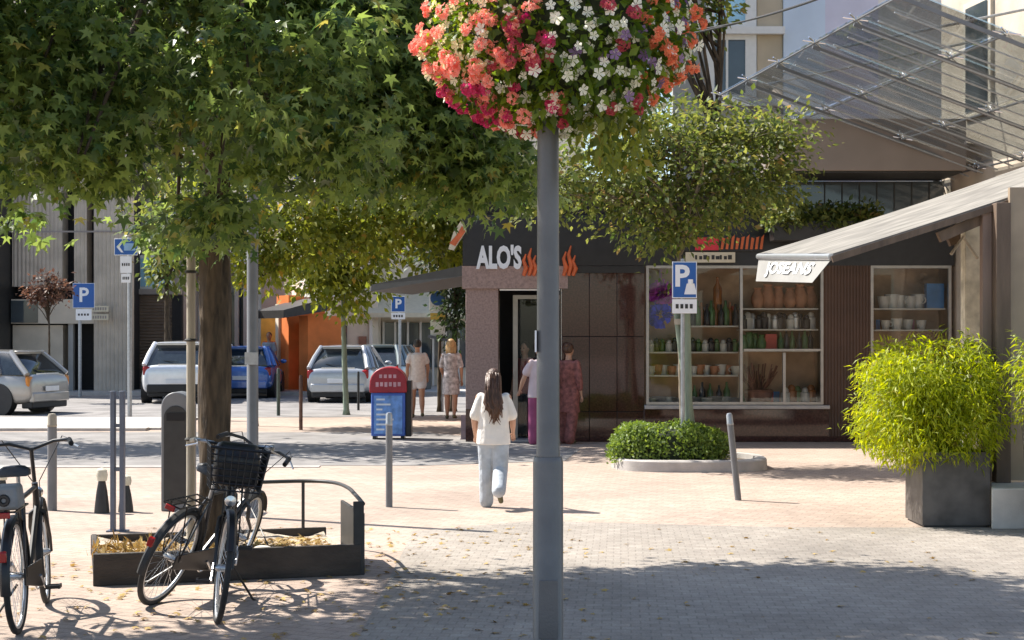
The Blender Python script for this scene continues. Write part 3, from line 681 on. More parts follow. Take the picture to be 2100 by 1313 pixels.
def limbs(mb, base, C, n, r0, r=rng, start=(.45, 1.0)):
    """branches from the trunk line to some of the leaf clusters"""
    b0, b1 = Vector(base[0]), Vector(base[1])
    for i in r.choice(len(C), min(n, len(C)), replace=False):
        e = Vector(C[i]); t = r.uniform(*start); a = b0.lerp(b1, t)
        mid = a.lerp(e, .5) + Vector(r.normal(size=3))*.12 + Vector((0, 0, .12*(e-a).length))
        mb.tube([a, a.lerp(mid, .5)+Vector((0,0,.05)), mid, mid.lerp(e, .6), e], [r0*(1.15-t*.6), r0*.7, r0*.45, r0*.3, r0*.12], 6, cap=False)

def tree(name, label, base, h, r0, lobes, nclus, per, spread, size, kind, m, bark, group=None, lean=(0, 0), nl=40, droop=.5, cat='tree', **kw):
    b = Vector(base); root = thing(name, label, cat, b, 0, group)
    cr, C = crown('crown', lobes, nclus, per, spread, size, kind, m, root, droop=droop, **kw)
    mb = MB(); pts = []; rr = []
    for i in range(34):
        t = i/33; pts.append(b + Vector((lean[0]*t + .05*math.sin(3*t+b.x), lean[1]*t + .04*math.sin(4*t+b.y), h*t)))
        rr.append(r0*((1+.5*math.exp(-t*h/.09)) * (1 - .75*max(0, t-.25)/.75)))
    mb.tube(pts, rr, 18)
    limbs(mb, (pts[10], pts[-1]), C, nl, r0*.5)
    mb.v = [(x+.012*math.sin(z*23+math.atan2(y-b.y,x-b.x)*5)*(r0/.13), y+.012*math.cos(z*19+math.atan2(y-b.y,x-b.x)*7)*(r0/.13), z) for x, y, z in mb.v]
    part(mb, 'trunk', bark, root, smooth='all'); return root

# big sweetgum beside the bicycles
TY = 12.35; TX = (452-CX)*TY/F
spray = [(rng.uniform(-3.4, -1.0), rng.uniform(10.6, 12.6), rng.uniform(2.5, 2.75), rng.uniform(.15, .3), .25, .16) for _ in range(18)] + [(rng.uniform(-3.1, -.3), rng.uniform(9.5, 10.3), rng.uniform(2.65, 3.75), rng.uniform(.15, .28), .2, .09) for _ in range(24)] + [(0.0,12.4,2.98,.4,.5,.28), (-.5,12.4,3.02,.4,.5,.25)] + [(x_, 12.4, z_, .16, .25, .12) for x_, z_ in ((-.75,2.85),(-.45,2.95),(-.2,2.85),(.05,2.95))]
lift = lambda l: (l[0], l[1], max(l[2], 3.1) if 215 < (CX + l[0]*F/l[1]) < 330 or 480 < (CX + l[0]*F/l[1]) < 900 else l[2]) + tuple(l[3:])
tree('sweetgum_tree', 'large dark leafed sweetgum tree with stout trunk standing in the dark edged planter', (TX, TY, .05), 7.4, .125,
     [(-2.2,12.1,5.0,2.6,1.7,1.15), (-1.0,12.2,5.6,1.8,1.4,.9), (-3.2,10.3,3.65,.9,.8,.85), (-4.0,10.2,3.9,1.0,.9,.9), (-1.3,12.2,4.0,1.5,1.4,1.1), (-.35,12.6,4.3,.95,1.2,1.0), (-2.2,11.0,3.95,1.7,1.2,.95), (-1.55,12.4,3.6,.85,.8,.5), (-2.85,10.5,3.05,.45,.5,.40), (-3.35,10.3,2.95,.4,.5,.35), (-.30,12.4,3.75,.7,.9,.75), (-.9,12.6,3.55,.8,.8,.5), (-.30,12.4,3.15,.55,.7,.28)] + [lift(l) for l in spray],
     2500, 19, .14, .079, 'star', M['leaf'], M['bark'], nl=90, droop=.75, shell=.4)
# hedge tree with stakes in front of the shop
HY_ = 21.6; HX = (1398-CX)*HY_/F
tree('young_hedge_tree', 'small airy tree held by stakes above the clipped round hedge', (HX, HY_, .1), 4.5, .05,
     [(2.4,21.6,4.0,1.55,1.3,.85), (1.3,21.5,4.05,.95,1.0,.8), (3.3,21.6,4.1,1.0,1.0,.75), (2.3,21.5,3.35,1.2,1.0,.4), (2.2,21.6,4.7,1.2,1.0,.5), (2.05,21.4,3.05,.3,.3,.3), (.55,21.5,3.8,.6,.7,.55), (3.6,21.6,4.6,.6,.6,.35)],
     720, 17, .16, .10, 'oval', M['leaf3'], M['bark2'], nl=70, droop=.25, shell=.3)
# trees along the lane
tree('lane_tree', 'slim light green tree with green painted stem in front of the silver hatchback', (fx(708, 34.6), 34.6, 0), 4.6, .06,
     [(fx(705,34.6),34.6,3.7,1.4,1.2,1.1), (fx(660,34.6),34.4,3.3,.9,.9,.8), (fx(715,34.6),34.6,2.75,.85,.8,.6)], 260, 16, .2, .17, 'oval', M['leaf2'], M['gstake'], nl=30, droop=.4, shell=.35)
tree('lane_tree', 'bushy yellow green tree between the orange house and the shop corner', (fx(519, 30.5), 30.5, 0), 4.6, .05,
     [(fx(570,30.5),30.5,4.3,2.0,1.5,1.3), (fx(640,30.5),30.3,3.7,1.1,1.1,.9), (fx(520,30.5),30.5,3.3,.8,.9,.7)], 330, 16, .2, .16, 'oval', M['leaf2'], M['bark'], nl=30, droop=.4, shell=.35)
tree('lane_tree', 'light green tree overhanging the dark lane awning at the shop corner', (fx(905, 36), 36.0, 0), 4.8, .04,
     [(fx(850,31),31,4.4,1.7,1.4,1.25), (fx(760,31),31,4.1,1.2,1.2,1.1), (fx(930,31),31,4.1,1.0,1.0,1.3)], 380, 16, .2, .16, 'oval', M['leaf2'], M['bark'], nl=30, droop=.4, shell=.35)
tree('dark_shrub_tree', 'dark narrow evergreen against the side of the granite shop', (fx(932, 36), 36.2, 0), 3.6, .08,
     [(fx(935,36),36,2.5,.45,.6,1.1), (fx(925,36),36,3.6,.9,.8,.9)], 150, 18, .18, .15, 'oval', M['ivy'], M['bark'], nl=15, droop=.3, shell=.3)
tree('far_green_tree', 'dark green tree in front of the shuttered shop beside the white car', (fx(345, 44), 44, 0), 5.2, .09,
     [(fx(350,44),44,4.1,1.0,1.0,1.3), (fx(390,44),44,5.4,1.8,1.4,1.4)], 150, 16, .25, .22, 'oval', M['leaf3'], M['bark'], nl=15, droop=.3, shell=.3)
tree('pollard_tree', 'small brown leafed pollard tree on a thin stem left of the parking sign', (fx(98, 41), 41, 0), 3.3, .035,
     [(fx(100,41),41,2.95,.55,.5,.42)], 75, 13, .12, .12, 'oval', M['plum'], M['bark'], nl=40, droop=.2, shell=.3)
tree('street_tree', 'tall tree whose top leaves show between the flower ball and the pale blue house', (4.0, 30.2, 0), 8.6, .10,
     [(fx(1420,30),30.2,8.0,1.0,1.0,.55), (3.0,30.2,9.3,2.2,1.6,1.3)], 190, 16, .2, .18, 'oval', M['leaf3'], M['bark'], nl=20, droop=.2, shell=.3)
tree('street_tree', 'tall street tree hidden behind the sweetgum, added to shade the road', (fx(446, 26.0), 26.0, 0), 7.0, .10,
     [(-5.6,26.0,5.7,2.9,2.0,1.2), (-3.2,25.6,5.6,1.8,1.6,1.0), (-8.2,26.2,5.8,2.0,1.9,1.1)], 420, 16, .26, .20, 'oval', M['leaf3'], M['bark'], nl=30, droop=.3, shell=.3)  # crown added behind the nearer leaves for the dappled shade it casts
tree('street_tree', 'spreading street tree mostly out of view at the left, added to shade the road', (-13.0, 26.6, 0), 7.0, .12,
     [(-12.4,26.4,5.8,3.0,2.0,1.2), (-10.0,26.0,5.9,1.8,1.7,1.0)], 300, 16, .26, .20, 'oval', M['leaf3'], M['bark'], nl=30, droop=.3, shell=.3)  # added past the left edge so its shadow falls across the road
# out of the picture on the left: its crown only throws shade on the plaza
tree('shade_tree', 'unseen broad sweetgum tree beyond the left edge, added to shade the plaza', (-6.3, 9.2, 0), 6.6, .15,
     [(-5.8,9.0,5.0,1.9,1.8,1.5), (-4.0,9.4,5.8,1.6,1.4,.9), (-4.6,9.6,4.2,1.0,1.0,.9)], 600, 17, .27, .17, 'star', M['leaf'], M['bark'], nl=40, droop=.75, shell=.4)

# greenery over the shop sign
def plantbox(name, label, cat, x0, x1, y0, y1, z0, z1, n, size, kind, m, boxm=None, droop=.3):
    root = thing(name, label, cat, ((x0+x1)/2, (y0+y1)/2, z0))
    N = n; p = np.stack([rng.uniform(x0, x1, N), rng.uniform(y0, y1, N), z0 + (z1-z0)*rng.random(N)**.8*(.7+.3*np.sin(rng.uniform(0,6,N)))], 1)
    t = rng.normal(size=(N,3)); t[:,2] -= droop; nr = rng.normal(size=(N,3))*.6+np.array([0,-.3,1])
    link('foliage', leafmesh('foliage', p-np.array(root.location), t, nr, rng.uniform(.7,1.3,N)*size, kind, m), root)
    if boxm: part(MB().box(x0+.1, x1-.1, y0+.1, y1-.1, z0-.2, z0+.12), 'trough', boxm, root, bevel=.01)
    return root
plantbox('roof_planting', 'strip of leafy plants growing along the ledge over the red shop sign', 'plants', sx(1560), sx(1790), 25.2, 25.8, sz(474), sz(418), 1500, .12, 'oval', M['leaf3'], M['dark'])

# clipped hedge in its oval kerb
hx, hy = (1374-CX)*20.9/F, 21.1
hg = thing('round_hedge', 'clipped oval hedge of small bright leaves around the staked tree', 'hedge', (hx, hy, 0))
N = 9000; d = unit(rng.normal(size=(N,3))); d[:,2] = np.abs(d[:,2]); k = rng.uniform(.86, 1.04, N)[:,None]
q = np.sign(d)*np.abs(d)**.62; p = q*k*np.array([.80,.62,.52]) + np.array([hx,hy,.07]); p[:,2] += .03*np.sin(p[:,0]*9)
nr = d + rng.normal(size=(N,3))*.5; tp = rng.normal(size=(N,3)); tp[:,2] += .6
link('foliage', leafmesh('foliage', p-np.array(hg.location), tp, nr, rng.uniform(.7,1.3,N)*.052, 'oval', M['hedge']), hg)
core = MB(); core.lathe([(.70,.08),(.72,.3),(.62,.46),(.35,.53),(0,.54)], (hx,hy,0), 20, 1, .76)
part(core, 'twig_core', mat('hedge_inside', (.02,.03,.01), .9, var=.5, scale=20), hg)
kb = thing('planter_kerb', 'low oval stone kerb ring around the clipped hedge', 'kerb', (hx+.25, hy, 0))
pr = MB(); a0, b0 = 1.04, .84
vs = []; fs = []; n = 40
for i in range(n):
    t = 2*math.pi*i/n; c, s_ = math.cos(t), math.sin(t)
    ex = lambda a, b, z: (hx+.27+a*math.copysign(abs(c)**.7, c), hy+b*math.copysign(abs(s_)**.7, s_), z)
    vs += [ex(a0,b0,0), ex(a0-.01,b0-.01,.13), ex(a0-.03,b0-.03,.15), ex(a0-.15,b0-.15,.15), ex(a0-.16,b0-.16,.03)]
for i in range(n):
    j = (i+1) % n
    for k in range(4): fs.append((i*5+k, j*5+k, j*5+k+1, i*5+k+1))
pr.add(vs, fs); part(pr, 'kerb_ring', M['kerb'], kb)
sl_ = MB(); sl_.add([(hx+.27+(a0-.15)*math.copysign(abs(math.cos(t))**.7, math.cos(t)), hy+(b0-.15)*math.copysign(abs(math.sin(t))**.7, math.sin(t)), .08) for t in np.linspace(0, 2*math.pi, 40, endpoint=False)], [tuple(range(40))])
part(sl_, 'soil', M['soil'], kb)
sk = thing('tree_stakes', 'pair of green grey wooden stakes holding the young tree in the hedge', 'tree stakes', (HX, HY_-.2, 0))
part(MB().tube([P(1417, 868, HY_-.35), P(1388, 632, HY_-.3)], .055, 10), 'stake', M['gstake'], sk)
part(MB().tube([P(1411, 872, HY_-.5), P(1406, 640, HY_-.45)], .065, 10), 'stake', M['gstake'], sk)
part(MB().bar(P(1384, 660, HY_-.35), P(1412, 660, HY_-.42), .06, .08), 'crosspiece', M['stake'], sk)

# bamboo planter on the right
BX, BYc = fx(1948, 14.72), 14.82
bp_ = thing('bamboo_planter', 'tall dark square planter box standing beside the kiosk', 'planter', (BX, BYc, 0))
PW = .315; ph = .70
ro = Matrix.Rotation(R(0), 4, 'Z')
o = MB()
for (x0,x1,y0,y1) in ((-PW,PW,-PW,-PW+.03),(-PW,PW,PW-.03,PW),(-PW,-PW+.03,-PW+.03,PW-.03),(PW-.03,PW,-PW+.03,PW-.03)): o.box(BX+x0,BX+x1,BYc+y0,BYc+y1,.02,ph)
part(o, 'box', M['planter'], bp_)
part(MB().box(BX-PW+.03,BX+PW-.03,BYc-PW+.03,BYc+PW-.03,.3,ph-.05), 'soil', M['soil'], bp_)
part(MB().box(BX-PW+.02,BX+PW-.02,BYc-PW+.02,BYc+PW-.02,0,.02), 'foot', M['dark'], bp_)
def bamboo(name, label, c, rad, z0, z1, n, loc, culms=60, bias=0):
    root = thing(name, label, 'plant', loc)
    mb = MB(); P_ = []; T_ = []
    for i in range(culms):
        a = rng.uniform(0, 6.28); r = rad*rng.uniform(.1, .42); b0 = Vector((c[0]+r*.5*math.cos(a), c[1]+r*.5*math.sin(a), z0))
        rr = rad*rng.uniform(.3, .95); e = Vector((c[0]+bias*rng.random()+rr*math.cos(a), c[1]+rr*math.sin(a), z0+(z1-z0)*rng.uniform(.35, 1)*(1-.35*(rr/rad)**2)))
        m_ = b0.lerp(e, .6) + Vector((0,0,.2*(z1-z0)))
        pts = [b0, b0.lerp(m_, .6), m_.lerp(e, .4), e]; mb.tube(pts, [.006,.005,.004,.002], 4, cap=False)
        for k in range(n//culms):
            t = rng.uniform(.12, 1); p = (pts[0].lerp(pts[1], t*3) if t < .33 else pts[1].lerp(pts[2], (t-.33)*3) if t < .66 else pts[2].lerp(pts[3], (t-.66)*3))
            p = np.array(p) + rng.normal(size=3)*.085; P_.append(p)
            tt = np.array([math.cos(a), math.sin(a), -.55]) + rng.normal(size=3)*.6; T_.append(tt)
    for k in range(9):        # stray shoots
        a = rng.uniform(0, 6.28); b0 = Vector((c[0]+rad*.6*math.cos(a), c[1]+rad*.6*math.sin(a), z0+(z1-z0)*rng.uniform(.3,.8))); e = b0+Vector((.42*rad*math.cos(a), .42*rad*math.sin(a), rng.uniform(-.1,.28))); mb.tube([b0, b0.lerp(e,.5)+Vector((0,0,.05)), e], [.004,.003,.0015], 4, cap=False)
        for t in np.linspace(.4, 1.02, 11): P_.append(np.array(b0.lerp(e, t))+rng.normal(size=3)*.02); T_.append(np.array([math.cos(a), math.sin(a), -.3])+rng.normal(size=3)*.5)
    for k in range(n//2):      # outer and hanging leaves that round the plant off
        d = unit(rng.normal(size=3)); q = np.array([c[0]+bias*.4, c[1], (z0+z1)/2-.05]) + d*np.array([rad*.93, rad*.9, (z1-z0)*.54])*rng.uniform(.72, 1.05); q = np.array([c[0]+bias*.4, c[1], (z0+z1)/2-.05]) + np.sign(q-np.array([c[0]+bias*.4, c[1], (z0+z1)/2-.05]))*np.abs((q-np.array([c[0]+bias*.4, c[1], (z0+z1)/2-.05]))/np.array([rad,rad,(z1-z0)/2]))**.75*np.array([rad,rad,(z1-z0)/2])
        lump = 1+.10*math.sin(5*d[0]+3*d[2]+c[0])*math.cos(4*d[1]-6*d[2])+.06*math.sin(11*d[0]+9*d[1]); q = np.array([c[0]+bias*.4, c[1], (z0+z1)/2-.05]) + (q-np.array([c[0]+bias*.4, c[1], (z0+z1)/2-.05]))*lump
        P_.append(q); T_.append(d*.45 + np.array([0,0,-.45]) + rng.normal(size=3)*.65)
    P_ = np.array(P_); T_ = np.array(T_); nr = rng.normal(size=P_.shape)*.6 + np.array([-.1,-.1,1])
    part(mb, 'canes', M['hedge'], root, smooth=0, fix=False)
    link('foliage', leafmesh('foliage', P_-np.array(root.location), T_, nr, rng.uniform(.6,1.3,len(P_))*.078, 'blade', M['bamboo']), root)
bamboo('bamboo_plant', 'bushy bright yellow green bamboo growing out of the dark planter box', (BX-.17, BYc), .70, ph-.08, 1.77, 17000, (BX, BYc, ph-.05), 90)
bamboo('bamboo_plant', 'bamboo at the right edge of the photo against the tan kiosk panel', (fx(2150, 14.2), 14.0), .40, 1.0, 1.78, 1800, (fx(2150,14.2), 14.0, .9), 30)
pp = MB().lathe([(.2,0),(.26,.5),(.3,1.0),(.27,1.0),(.24,.9),(0,.9)], (fx(2150,14.2), 14.0, 0), 20)
solo(pp, 'plant_pot', M['planter'], 'dark round pot just past the right edge of the photo by the kiosk', 'pot', (fx(2150,14.2), 14.0, 0))

# ------------------------------------------------------------------ kiosk and awning on the right
ky = thing('kiosk', 'brown timber kiosk with pale plinth and tan side panel at the right edge', 'kiosk', (fx(2060, 14.9), 14.9, 0))
kx = fx(2055, 14.9)
part(MB().prism([(fx(2030,14.4),14.35),(9,14.35),(9,19.5),(fx(2015,19.5),19.5)], 0, .38), 'plinth', M['concrete'], ky, bevel=.015)
part(MB().box(kx-.07, kx+.07, 14.85, 15.0, .381, 3.05), 'corner_post', M['kwood'], ky, bevel=.006)
part(MB().box(kx-.16, kx-.075, 14.98, 15.08, .381, 3.0), 'door_board', M['kpink'], ky)
part(MB().box(kx+.075, 9, 14.9, 14.96, .40, 3.2), 'front_panel', M['kpanel'], ky)
part(MB().box(kx+.08, 9, 14.88, 14.899, 1.28, 1.36), 'panel_rail', M['kwood'], ky)
part(MB().box(fx(1974,17.4), fx(2011,17.4), 17.3, 17.48, .381, 3.0), 'pale_post', M['klight'], ky, bevel=.008)
part(MB().box(fx(1974,17.4)-.004, fx(2011,17.4)+.004, 17.295, 17.30, 1.66, 1.70), 'post_band', M['kwood'], ky)
part(MB().box(fx(2011,17.4)+.003, fx(2034,17.4), 17.35, 17.45, .381, 3.0), 'side_board', M['kpink'], ky)
part(MB().bar(P(1925,487,15.1), P(2112,408,15.1), .09, .10), 'eave_beam', M['kwood'], ky)
part(MB().bar(P(1945,497,17.6), P(2140,420,17.6), .09, .10), 'eave_beam', M['kwood'], ky)
part(MB().tube([P(1950, 522, 16.5), P(1975, 486, 16.5), P(2005, 530, 16.6)], .018, 6), 'lamp_bracket', M['stake'], ky)
# awning: front bar runs away from the viewer, cloth rises to the right
n0, f0 = P(1705, 521, 15.0), P(1556, 521, 18.0)
n1, f1 = P(2130, 384, 15.0), P(2130, 330, 18.0)
aw = thing('kiosk_awning', 'cream cloth awning with white lettered valance sloping up to the kiosk', 'awning', (n0.x, 16.5, n0.z))
mb = MB(); nu, nv = 16, 10; vs = []
for i in range(nu+1):
    for j in range(nv+1):
        u, v = i/nu, j/nv; p = n0.lerp(n1, u).lerp(f0.lerp(f1, u), v); p = p + Vector((0,0,-.02*math.sin(math.pi*u) + .012*math.sin(9*v+3*u))); vs.append(p)
vs2 = [p - Vector((-.01,0,.02)) for p in vs]
L_ = len(vs); fs = []
for i in range(nu):
    for j in range(nv):
        a = i*(nv+1)+j; fs.append((a, a+1, a+nv+2, a+nv+1)); fs.append((L_+a, L_+a+nv+1, L_+a+nv+2, L_+a+1))
for i in range(nu):
    for j in (0, nv):
        a = i*(nv+1)+j; fs.append((a, a+nv+1, L_+a+nv+1, L_+a))
mb.add(vs+vs2, fs); part(mb, 'cloth', M['awning'], aw, smooth=60)
part(MB().tube([n0-Vector((0,0,.03)), f0-Vector((0,0,.03))], .035, 10), 'front_bar', M['alu'], aw)
part(MB().bar(n0+Vector((0,-.03,-.055)), n1+Vector((0,-.03,-.06)), .04, .06), 'side_arm', M['kwood'], aw)
part(MB().bar(f0+Vector((.05,.0,-.08)), f1+Vector((0,.0,-.10)), .04, .05), 'side_arm', M['kwood'], aw)
for t in (.35, .68):
    part(MB().bar(n0.lerp(f0, t)+Vector((.03,0,-.07)), n1.lerp(f1, t)+Vector((0,0,-.09)), .035, .06), 'rafter', M['kwood'], aw)
vn, vf = P(1668, 580, 15.15), P(1550, 577, 17.8)
mb = MB(); vs = []; 
tn0, tf0 = n0-Vector((0,0,.05)), f0-Vector((0,0,.05))
for i in range(13):
    for j in range(6):
        p = tf0.lerp(tn0, i/12).lerp(vf.lerp(vn, i/12), j/5); vs.append(p + Vector((-.012*math.sin(i*1.7)*j/5, 0, 0)))
vb = [p + Vector((.006, 0, 0)) for p in vs]; fs = []; L_ = len(vs)
for i in range(12):
    for j in range(5):
        a = i*6+j; fs.append((a, a+1, a+7, a+6)); fs.append((L_+a, L_+a+6, L_+a+7, L_+a+1))
mb.add(vs+vb, fs); vl = part(mb, 'valance', M['valance'], aw, smooth=60)
tt = text_mb('JOSEANS', 1.0, (0,0,0), (1,0,0), (0,1,0), .0, .03)
lo = [min(v[k] for v in tt.v) for k in range(3)]; hi = [max(v[k] for v in tt.v) for k in range(3)]; tm = MB(); wv = []
nrm_ = (tn0-tf0).cross(vf-tf0).normalized(); nrm_ = nrm_ if nrm_.y < 0 or nrm_.x < 0 else -nrm_
for v in tt.v:
    a_ = .16+.70*(v[0]-lo[0])/(hi[0]-lo[0]); b_ = .16+.66*(hi[1]-v[1])/(hi[1]-lo[1])
    wv.append(tf0.lerp(tn0, a_).lerp(vf.lerp(vn, a_), b_) + nrm_*.010)
tm.add(wv, tt.f)
part(tm, 'valance_letters', M['signwhite'], vl, smooth=0)

# ------------------------------------------------------------------ lamp post with its flower basket
LX, LY = fx(1124, 8.0), 8.0
lp = thing('lamp_post', 'thick grey painted lamp post in the middle of the plaza carrying the flower ball', 'lamp post', (LX, LY, 0))
zj = EYE - (937-HY)*LY/F
part(MB().lathe([(.10,0),(.10,.02),(.0785,.05),(.0775,zj-.03),(.074,zj-.01),(.070,zj)], (LX,LY,0), 28), 'lower_tube', M['post'], lp, smooth=50)
part(MB().lathe([(.056,zj-.05),(.061,zj),(.0605,zj+.015),(.0595,zj+.02),(.0545,3.0),(.05,4.6),(.05,5.0)], (LX,LY,0), 28), 'upper_tube', M['post'], lp, smooth=50)
part(MB().obox((LX-.064, LY-.02, EYE+(HY-700)*LY/F), (.004,0,0), (0,.03,0), (0,0,.055)), 'sticker', M['signwhite'], lp)
part(MB().box(LX-.05, LX+.05, LY-.0805, LY-.074, .25, .55), 'access_door', M['post'], lp, bevel=.004)
part(MB().lathe([(.05,5.0),(.16,5.02),(.2,5.3),(.17,5.35),(0,5.42)], (LX,LY,0), 20), 'lantern', M['post'], lp)
FX, FZ = fx(1146, 8.0), 3.31
fb = thing('flower_basket', 'large ball of white, coral and pink flowers wrapped round the lamp post', 'flower basket', (FX, LY, 2.8))
part(MB().lathe([(.10,-.32),(.35,-.22),(.48,0),(.46,.3),(.38,.5),(0,.5)], (FX,LY,FZ), 18), 'basket', mat('basket_moss', (.03,.04,.015), .95, var=.5, scale=20), fb)
N = 6500; d = unit(rng.normal(size=(N,3))); k = rng.uniform(.72, 1.0, N)[:,None]
def ballp(d, k): 
    r = np.array([.68, .62, .55]); p = d*k*r; p[:,2] = np.where(p[:,2] < 0, p[:,2]*.86, p[:,2]*1.5); return p + np.array([FX, LY, FZ])
p = ballp(d, k); tp = d + rng.normal(size=(N,3))*.7; tp[:,2] -= .3; nr = d*.8 + rng.normal(size=(N,3))*.5 + np.array([0,0,.5])
link('foliage', leafmesh('foliage', p-np.array(fb.location), tp, nr, rng.uniform(.6,1.2,N)*.065, 'oval', M['basket_leaf']), fb)
# leaves added at the lower right, coloured like the sunlit tree behind
N = 420; a = rng.uniform(-2.2, .2, N); p = np.stack([FX+.12+.33*rng.random(N)*np.cos(a)+.1, LY+.4*np.sin(a)*rng.random(N), FZ-.40-.28*rng.random(N)**1.3], 1)
tp = rng.normal(size=(N,3))*.5+np.array([0,0,-1]); nr = rng.normal(size=(N,3))+np.array([0,-.6,.6])
link('added_lit_leaves', leafmesh('added_lit_leaves', p-np.array(fb.location), tp, nr, rng.uniform(.6,1.2,N)*.06, 'oval', M['leaf2']), fb)
def petalmat(name, c1, c2, tr=.35):
    m = leafmat(name, c1, c2, tr, .6); return m
PM = dict(white=petalmat('white_petal', (.74,.72,.58), (.86,.85,.74)), coral=petalmat('coral_petal', (.70,.23,.16), (.86,.48,.37)), orange=petalmat('orange_petal', (.58,.17,.08), (.78,.36,.19)),
          pink=petalmat('pink_petal', (.42,.03,.10), (.66,.10,.20)), rose=petalmat('rose_petal', (.36,.04,.07), (.58,.13,.13)), violet=petalmat('violet_petal', (.16,.09,.22), (.33,.22,.38)), cream=petalmat('cream_petal', (.72,.62,.34), (.84,.79,.55)))
def simple_flower(m):
    v, f = leaf_shape('petal5'); q = mkmesh('blossom', v*.031, [tuple(x) for x in f]); q.materials.append(m); return q
def head_flower(m, r=.042, n=26):
    P_ = unit(rng.normal(size=(n,3))); P_[:,2] = np.abs(P_[:,2])*.9
    return leafmesh('blossom', P_*r*.75, rng.normal(size=(n,3)), P_, np.full(n, r*.33), 'petal5', m)
FM = {k: [simple_flower(PM[k])] for k in ('white', 'cream', 'violet')}
for k in ('coral', 'orange', 'pink', 'rose'): FM[k] = [head_flower(PM[k]) for _ in range(2)]
def kind_at(d):
    x, y, z = d; r = rng.random()
    if x < -.62 and z < .55 and z > -.55: return 'cream' if r < .72 else 'coral'
    if x < -.35: return ('pink' if r < .42 else 'coral' if r < .7 else 'white') if z < -.55 else ('coral' if r < .44 else 'rose' if r < .52 else 'white' if r < .78 else 'cream')
    if z > .42: return 'orange' if r < .25 else 'coral' if r < .45 else 'cream' if r < .8 else 'rose'
    if x < .0: return ('rose' if r < .22 else 'pink' if r < .34 else 'white' if r < .85 else 'coral')
    if x > .58: return 'orange' if r < .26 else 'white' if r < .75 else 'violet'
    return 'white' if r < .87 else 'violet' if r < .92 else 'rose'
B_ = []
for i in range(1250):
    d_ = unit(rng.normal(size=3)); kd = kind_at(d_); B_.append((d_, kd))
B_ = [(d_, kd) for d_, kd in B_ if not (kd in ('white','cream') and d_[0] > 0 and rng.random() < .05)]
front = sorted(B_, key=lambda t: t[0][1])
rest = MB(); restm = {}
for i, (d_, kd) in enumerate(front):
    pos = ballp(d_[None]*1.0, np.array([[rng.uniform(.88, 1.09)]]))[0]
    q = Vector((0,0,1)).rotation_difference(Vector(d_ + rng.normal(size=3)*.3 + np.array([0,-.25,.15])).normalized()); s = rng.uniform(.8, 1.2)
    me = FM[kd][i % len(FM[kd])]
    if i < 100:
        o = link('blossom', me, fb); o.location = Vector(pos) - fb.location; o.rotation_mode = 'QUATERNION'; o.rotation_quaternion = q; o.scale = (s, s, s)
    else:
        T = Matrix.Translation(Vector(pos)) @ q.to_matrix().to_4x4() @ Matrix.Scale(s, 4)
        restm.setdefault(kd, MB()).add([T @ v.co for v in me.vertices], [tuple(p.vertices) for p in me.polygons])
rv, rf_, ri = [], [], []; mats_ = []
for kd, mb in restm.items():
    n = len(rv); rv += mb.v; rf_ += [tuple(i+n for i in f) for f in mb.f]; ri += [len(mats_)]*len(mb.f); mats_.append(PM[kd])
t = fb.location; me = mkmesh('blossom_cover', [(x-t[0], y-t[1], z-t[2]) for x, y, z in rv], rf_)
for m_ in mats_: me.materials.append(m_)
if len(me.polygons) == len(ri): me.polygons.foreach_set('material_index', ri)
o = link('blossom_cover', me, fb); o['kind'] = 'stuff'

# ------------------------------------------------------------------ fallen leaves on the paving
N = 650
y = rng.uniform(8.2, 14.5, N); x = np.where(rng.random(N) < .72, rng.uniform(-3.6, .6, N), rng.uniform(-3.6, 3.5, N))
p = np.stack([x, y, np.full(N, .012)], 1); a = rng.uniform(0, 6.28, N); tp = np.stack([np.cos(a), np.sin(a), rng.uniform(-.05,.25,N)], 1); nr = np.array([0,0,1.]) + rng.normal(size=(N,3))*.25
o = link('fallen_leaves', leafmesh('fallen_leaves', p, tp, nr, rng.uniform(.5,1.2,N)*.05, 'star', M['litter'])); o['kind'] = 'stuff'; o['label'] = 'dry leaves scattered on the plaza paving'

# ------------------------------------------------------------------ low planter round the sweetgum
FLp = Vector((-2.97, 11.12, 0)); U_ = Vector((.963, .27, 0)).normalized(); V_ = Vector((-.27, .963, 0)).normalized()
def uv(u, v, z=0): return FLp + U_*u + V_*v + Vector((0, 0, z))
tb = thing('tree_planter', 'low planter edged with dark boards and a thin curved steel rail around the sweetgum', 'planter', uv(.95, .8))
part(MB().obox(uv(.95, .025, .115), U_*.965, V_*.025, (0,0,.115)), 'front_board', M['darkwood'], tb, bevel=.006)
part(MB().obox(uv(.01, .85, .085), U_*.02, V_*.80, (0,0,.085)), 'side_board', M['darkwood'], tb, bevel=.006)
part(MB().obox(uv(.95, 1.68, .08), U_*.965, V_*.02, (0,0,.08)), 'back_board', M['darkwood'], tb, bevel=.006)
so_ = MB(); n = 14; vs = []
for i in range(n+1):
    for j in range(n+1):
        vs.append(uv(.03+1.86*i/n, .05+1.6*j/n, .10+.03*math.sin(i*1.3+j)*math.cos(j*.9)+.02*rng.random()))
so_.add(vs, [(i*(n+1)+j, (i+1)*(n+1)+j, (i+1)*(n+1)+j+1, i*(n+1)+j+1) for i in range(n) for j in range(n)])
part(so_, 'planting_soil', mat('litter_soil', (.42,.35,.27), .95, var=.4, scale=11, bump=.8, bscale=60), tb, smooth='all')
rl = [uv(1.935,.02,.53), uv(1.96,.5,.55), uv(1.98,1.0,.56), uv(1.93,1.45,.56), uv(1.72,1.68,.555), uv(1.2,1.72,.55), uv(.95,1.71,.55)]
